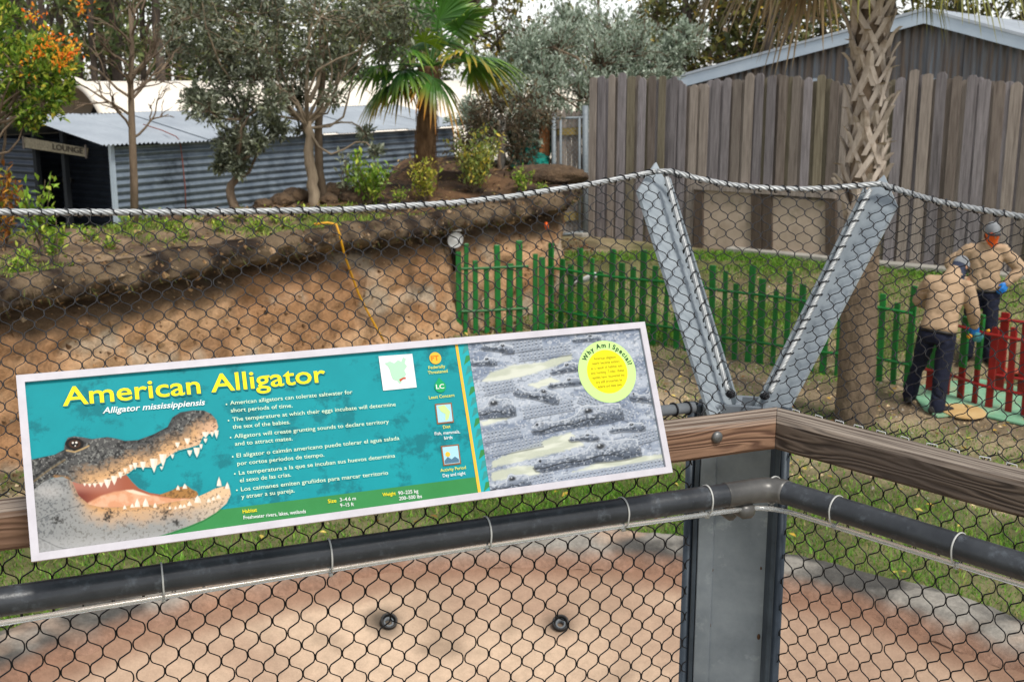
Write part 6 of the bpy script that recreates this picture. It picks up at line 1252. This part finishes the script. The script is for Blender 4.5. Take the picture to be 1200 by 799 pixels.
# grass and roots hanging over the cliff lip
k = rg2.integers(0, len(S), 1500); e_ = CLIFF[k, -rg2.integers(3, 20, 1500)]; n = len(k); L_ = rg2.uniform(.03, .15, n); d = np.stack([nrm[k, 0]*.5, nrm[k, 1]*.5, -rg2.uniform(.3, 1.4, n)], 1) + rdir(n, rg2)*.4
m = MB(); m.add(*leaf_quads(e_, d, rdir(n, rg2), L_, .07, palette(n, ['#4a3a2a', '#5f4f3a', '#352a20', '#59622f'], None, rg2))); tag(obj('hanging_roots', m, 'leaf'), 'brown roots and dry grass hanging over the cliff lip', 'roots', None, 'stuff')
# ------------------------------------------------------------------ people
def limb(mb, pts, rad, n=14, flat=1.0):
    pts = np.asarray(pts, float); k = len(pts); t = np.linspace(0, k-1, (k-1)*6+1); P = np.stack([np.interp(t, range(k), pts[:, q]) for q in range(3)], 1); r = np.interp(t, range(k), rad)
    for _ in range(2): P[1:-1] = (P[:-2] + 2*P[1:-1] + P[2:])/4
    mb.tube(P, r, n, True, flat=flat); mb.ball(P[0], r[0]*.98, 12, 8); mb.ball(P[-1], r[-1]*.98, 12, 8)
def solid(mb, voxel, name, smooth_it=3, fold=0.0, seed=0):
    """join overlapping volumes into one continuous skin"""
    me = mb.mesh('tmp'); o = bpy.data.objects.new('tmp', me); COL.objects.link(o)
    bmx = bmesh.new(); bmx.from_mesh(me); bmesh.ops.recalc_face_normals(bmx, faces=bmx.faces); bmx.to_mesh(me); bmx.free()
    md = o.modifiers.new('r', 'REMESH'); md.mode = 'VOXEL'; md.voxel_size = voxel
    if smooth_it: s_ = o.modifiers.new('s', 'SMOOTH'); s_.iterations = smooth_it; s_.factor = .5
    dg = bpy.context.evaluated_depsgraph_get(); new = bpy.data.meshes.new_from_object(o.evaluated_get(dg)); new.name = name; bpy.data.objects.remove(o); bpy.data.meshes.remove(me)
    n = len(new.vertices); co = np.zeros(n*3); new.vertices.foreach_get('co', co); co = co.reshape(-1, 3)
    if fold:
        no = np.zeros(n*3); new.vertices.foreach_get('normal', no); no = no.reshape(-1, 3); co = co + no*(fold*(fbm(co[:, 0]*4 + seed + co[:, 2]*3, co[:, 1]*4, co[:, 2]*6 - co[:, 0]*4, 3)*.9 - 1.3*np.clip(1 - np.abs(fbm(co[:, 0]*4 + co[:, 2]*3 + seed, co[:, 1]*4, co[:, 2]*5 - co[:, 0]*3, 2))/.14, 0, 1)))[:, None]; new.vertices.foreach_set('co', co.ravel())
    new.polygons.foreach_set('use_smooth', [True]*len(new.polygons)); new.update(); return new
def loft(mb, a, b, sx_, sy_, secs, n=28):
    th_ = np.arange(n)*2*math.pi/n; P = np.array([[a + (b-a)*f_ + sx_*ra*math.copysign(abs(math.cos(t))**.85, math.cos(t)) + sy_*rb*math.copysign(abs(math.sin(t))**.85, math.sin(t)) for t in th_] for f_, ra, rb in secs])
    o_ = mb.n; mb.grid(P, wrap=True); k = len(secs); mb.f.append([o_+i for i in range(n)]); mb.f.append([o_+(k-1)*n+i for i in range(n)][::-1])
def hand(mb, wr, d, pn, side, curl, r=.0092, k=1.0):
    """palm, four fingers of different length and a thumb leaving the side of the palm"""
    d = unit(d); pn = unit(np.asarray(pn) - d*(np.asarray(pn)@d)); s_ = np.cross(d, pn)*side
    for o_ in (-.028, -.010, .010, .028): limb(mb, [wr - d*.01 + s_*o_*.6, wr + d*.045 + s_*o_, wr + d*.088 + s_*o_], [.016*k, .0155*k, .0135*k], 10)
    for o_, L_ in ((-.033, .062), (-.011, .074), (.011, .080), (.033, .072)):
        p = wr + d*.088 + s_*o_; a = 0; pts = [p]
        for q in (.45, .32, .23): a += curl; p = p + (d*math.cos(a) + pn*math.sin(a))*L_*q; pts.append(p)
        limb(mb, pts, [r*1.08*k, r*k, r*.93*k, r*.8*k], 10)
    b = wr + d*.025 + s_*.032; limb(mb, [b, b + (s_*.7 + d*.6)*.035 + pn*.012, b + (s_*.5 + d*.9)*.055 + pn*(.02 + .02*curl)], [.0135*k, .0115*k, .009*k], 10)
def person(label, base, yaw, J, cap_style):
    t = thing('person', label, 'person', base, rotz=yaw); v = lambda k: np.array(J[k], float)
    hip = (v('hipL') + v('hipR'))/2; sh = (v('shL') + v('shR'))/2; nk = v('neck'); hc = v('head'); fx, fu = unit(v('face')), unit(v('crown')); fs = unit(np.cross(fx, fu)); fu = np.cross(fs, fx)
    mb = MB(); Mh = basis(fs, fx, fu)
    limb(mb, [hip, (hip*.6+sh*.4), sh], [.10, .10, .085]); limb(mb, [v('shL'), sh, v('shR')], [.045, .06, .045]); limb(mb, [sh, nk, hc - fu*.05], [.05, .05, .052])
    mb.ball(hc, (.074, .094, .112), 20, 16, Mh); mb.ball(hc + fx*.03 - fu*.055, (.056, .062, .055), 16, 10, Mh); limb(mb, [hc + fx*.09 + fu*.012, hc + fx*.112 - fu*.022], [.010, .015], 8)
    for s_ in (-1, 1): mb.ball(hc + fs*s_*.076 - fu*.005 - fx*.005, (.010, .02, .03), 10, 8, Mh)
    limb(mb, [hc + fx*.092 - fu*.05 - fs*.022, hc + fx*.098 - fu*.05, hc + fx*.092 - fu*.05 + fs*.022], [.006, .008, .006], 8)
    for q in 'LR':
        limb(mb, [v('sh'+q), v('el'+q), v('wr'+q)], [.048, .038, .026]); limb(mb, [v('hip'+q), v('kn'+q), v('an'+q)], [.082, .055, .04]); hand(mb, v('wr'+q), J['hd'+q], J['pn'+q], 1 if q == 'L' else -1, J.get('curl'+q, .45))
        limb(mb, [v('an'+q), v('an'+q) + unit(J['ft'+q])*.09 - np.array([0, 0, .05])], [.038, .028])
    obj('body', solid(mb, .0075, 'body', 2), 'skin', t)
    for s_ in (-1, 1): obj('eye', MB().ball(hc + fx*.086 + fs*s_*.031 + fu*.012, .0115, 10, 8), 'cap_dark', t, True)
    # shirt
    mb = MB(); up = unit(sh-hip); sd_ = unit(v('shR')-v('shL')); fwd = np.cross(up, sd_)
    loft(mb, hip, sh, sd_, fwd, ((-.05, .160, .118), (-.02, .168, .126), (.015, .186, .144), (.06, .192, .150), (.16, .186, .146), (.34, .176, .138), (.52, .176, .138), (.68, .184, .138), (.82, .190, .132), (.94, .180, .114), (1.02, .13, .09)))
    limb(mb, [v('shL'), sh + up*.02, v('shR')], [.075, .085, .075]); limb(mb, [sh, nk + up*.012], [.11, .082])
    for q in 'LR': e_ = v('el'+q); w_ = v('wr'+q); limb(mb, [v('sh'+q), v('sh'+q)*.45 + e_*.55, e_, e_*.4 + w_*.6, w_], [.084, .078, .072, .064, .046])
    sm_ = solid(mb, .011, 'shirt', 3, .009, 3); so_ = obj('shirt', sm_, 'shirt', t)
    for q in 'LR': cf_ = MB(); w_ = v('wr'+q); d_ = unit(w_ - v('el'+q)); limb(cf_, [w_ - d_*.035, w_ - d_*.01], [.05, .049]); obj('cuff', cf_, 'shirt', so_, True)
    cb = MB(); limb(cb, [nk + sd_*.078*math.cos(a) + fwd*.074*math.sin(a) + up*.0 for a in np.linspace(0, 6.28, 14)], [.015]*14, 8); obj('collar', cb, 'shirt', so_, True)
    # trousers, belt, shoes
    mb = MB()
    loft(mb, hip, sh, sd_, fwd, ((-.30, .10, .09), (-.22, .165, .12), (-.12, .175, .128), (0, .172, .125), (.05, .165, .12)))
    for q in 'LR': limb(mb, [v('hip'+q) + [0, 0, .02], v('hip'+q)*.5 + v('kn'+q)*.5, v('kn'+q), v('kn'+q)*.4 + v('an'+q)*.6, v('an'+q) - [0, 0, .02]], [.105, .098, .082, .078, .078])
    bl2 = MB(); loft(bl2, hip, sh, sd_, fwd, ((-.055, .182, .137), (.005, .182, .137)))
    tr2 = obj('trousers', solid(mb, .011, 'trousers', 2, .014, 9), 'trousers', t)
    obj('belt', bl2, 'belt', tr2, True)
    for q in 'LR':
        a = v('an'+q); f_ = unit(J['ft'+q]); s2 = np.array([-f_[1], f_[0], 0]); mb = MB(); z0 = np.array([a[0], a[1], 0.0])
        for d_, w_, h in ((-.055, .040, .05), (-.02, .044, .065), (.03, .046, .06), (.08, .048, .045), (.13, .048, .038), (.165, .040, .033)): mb.ball(z0 + f_*d_ + [0, 0, h*.95], (w_, .06, h), 14, 10, basis(s2, f_, ZUP))
        obj('shoe', solid(mb, .011, 'shoe', 2), 'shoe', t)
    # cap
    cm = MB(); th_ = np.linspace(0, R(96), 12); ph = np.arange(28)*2*math.pi/28
    cm.grid(np.array([[hc + fs*.084*math.sin(a)*math.cos(b) + fx*(.104*math.sin(a)*math.sin(b)) + fu*(.016 + .112*math.cos(a)) for b in ph] for a in th_]), wrap=True); ca = obj('cap', cm, cap_style['cap'], t, True)
    bm2 = MB(); g = []
    for i in np.linspace(0, 1, 6): g.append([hc + fs*math.sin(a)*(.076 + .006*i) + fx*(.078 + .07*i*math.cos(a*.9) - .05*(1-math.cos(a))) + fu*(.024 - .012*i - .02*(1-math.cos(a))) for a in np.linspace(-1.25, 1.25, 13)])
    bm2.grid(np.array(g)); bm2.grid(np.array(g) + fu*.004); obj('brim', bm2, cap_style['brim'], ca, True)
    # neck gaiter
    gm_ = MB(); rows = []
    for f_, r_, fr_ in cap_style['gaiter']: c_ = hc - fu*f_ + fx*fr_; rows.append([c_ + fs*r_*.86*math.cos(a) + fx*r_*1.1*math.sin(a) + fu*.008*math.sin(3*a+f_*40) for a in ph])
    gm_.grid(np.array(rows), wrap=True); obj('neck_gaiter', gm_, cap_style['gm'], t, True)
    hm = MB()
    for k in range(140): a = random.uniform(R(150), R(390)); z = random.uniform(-.05, .02); p = hc + fs*.079*math.cos(a) + fx*.097*math.sin(a) + fu*z; hm.tube([p, p - fu*.02, p - fu*.035 - fx*.004], [.003, .003, .001], 3, False)
    obj('hair', hm, 'hair', t)
    for q in J.get('gloves', ''):
        mb = MB(); w_ = v('wr'+q); d = unit(J['hd'+q]); hand(mb, w_, d, J['pn'+q], 1 if q == 'L' else -1, J.get('curl'+q, .45), .0105, 1.18); limb(mb, [w_ - d*.05, w_ + d*.01], [.040, .032]); obj('glove', solid(mb, .0065, 'glove', 2), 'glove_blue', t)
    return t
def yaw_at(p): return -math.atan2(p[0], p[1])
pb = atz(1085, 482, 0); pb[2] = float(ground_z(*pb[:2])) + .012
# stooping worker seen from behind
JA = dict(hipL=(-.03, .05, .88), hipR=(.15, .02, .87), knL=(-.10, .18, .48), knR=(.13, -.02, .46), anL=(-.19, .26, .09), anR=(.11, -.10, .09), ftL=(-.15, 1, 0), ftR=(.75, .65, 0),
          shL=(-.06, .16, 1.37), shR=(.31, .10, 1.34), neck=(.17, .26, 1.46), head=(.235, .40, 1.515), face=(.55, .75, -.75), crown=(.25, .55, .75),
          elL=(-.17, .30, 1.13), wrL=(.0, .52, 1.06), hdL=(.9, .5, -.1), pnL=(0, -.2, -1), elR=(.40, .20, 1.05), wrR=(.425, .30, .90), hdR=(.15, .35, -1), pnR=(-.2, 1, .2), curlR=.75, gloves='R')
capA = dict(cap='cap_grey', brim='cap_grey', gm='navy_cloth', gaiter=[(-.012, .088, -.004), (.02, .092, -.006), (.06, .092, -.012), (.10, .096, -.02), (.14, .112, -.03), (.18, .12, -.05)])
person('stooping worker in tan shirt and navy trousers with back turned, holding a teal pot', pb, yaw_at(pb), JA, capA)
Rw = rotz(yaw_at(pb)); w0 = pb + Rw @ np.array([.47, .37, .795])
pt = thing('paint_pot', 'small teal paint pot with yellow brush held in the blue glove', 'paint pot', w0)
a = np.arange(20)*2*math.pi/20
obj('pot', MB().grid(np.array([[w0 + [r*math.cos(q), r*math.sin(q), h] for q in a] for r, h in ((.001, -.075), (.045, -.075), (.06, -.02), (.066, .03), (.062, .034), (.055, .0), (.001, -.01))]), wrap=True), 'tool_teal', pt, True)
obj('brush_handle', MB().tube([w0 + [-.03, -.02, .0], w0 + [-.02, -.02, .13], w0 + [-.045, -.02, .22]], [.010, .014, .008], 8), 'tool_yellow', pt, True); obj('knob', MB().ball(w0 + [-.11, -.04, -.01], (.03, .03, .028)), 'tool_yellow', pt, True); obj('knob', MB().ball(w0 + [.09, -.03, .05], (.022, .02, .02)), 'tool_yellow', pt, True)
# second worker, hands on hips, facing the viewer
pc_ = aty(1147, 400, 13.95); pc_ = np.array([pc_[0], 13.95, float(ground_z(pc_[0], 13.95))])
JB = dict(hipL=(-.09, 0, .90), hipR=(.09, 0, .90), knL=(-.11, -.03, .49), knR=(.11, -.04, .49), anL=(-.13, .02, .09), anR=(.13, .02, .09), ftL=(-.3, -1, 0), ftR=(.3, -1, 0),
          shL=(-.18, .0, 1.36), shR=(.19, .0, 1.36), neck=(.01, -.02, 1.46), head=(.045, -.06, 1.585), face=(.35, -.9, -.28), crown=(.08, -.25, .95),
          elL=(-.41, .06, 1.17), wrL=(-.22, -.05, 1.01), hdL=(.75, -.4, -.35), pnL=(.4, .6, -.4), elR=(.40, .06, 1.15), wrR=(.25, -.06, .99), hdR=(-.35, -.5, -.8), pnR=(-.6, .6, 0), gloves='R')
# shoulders listed left/right as the picture shows them; this figure faces the other way
capB = dict(cap='cap_grey', brim='cap_dark', gm='orange_cloth', gaiter=[(-.026, .084, .014), (-.008, .089, .014), (.02, .094, .012), (.05, .090, .008), (.09, .085, .004), (.125, .088, .0), (.16, .03, .05)])
person('standing worker in tan shirt with an orange face gaiter and hands on hips', pc_, yaw_at(pc_), JB, capB)
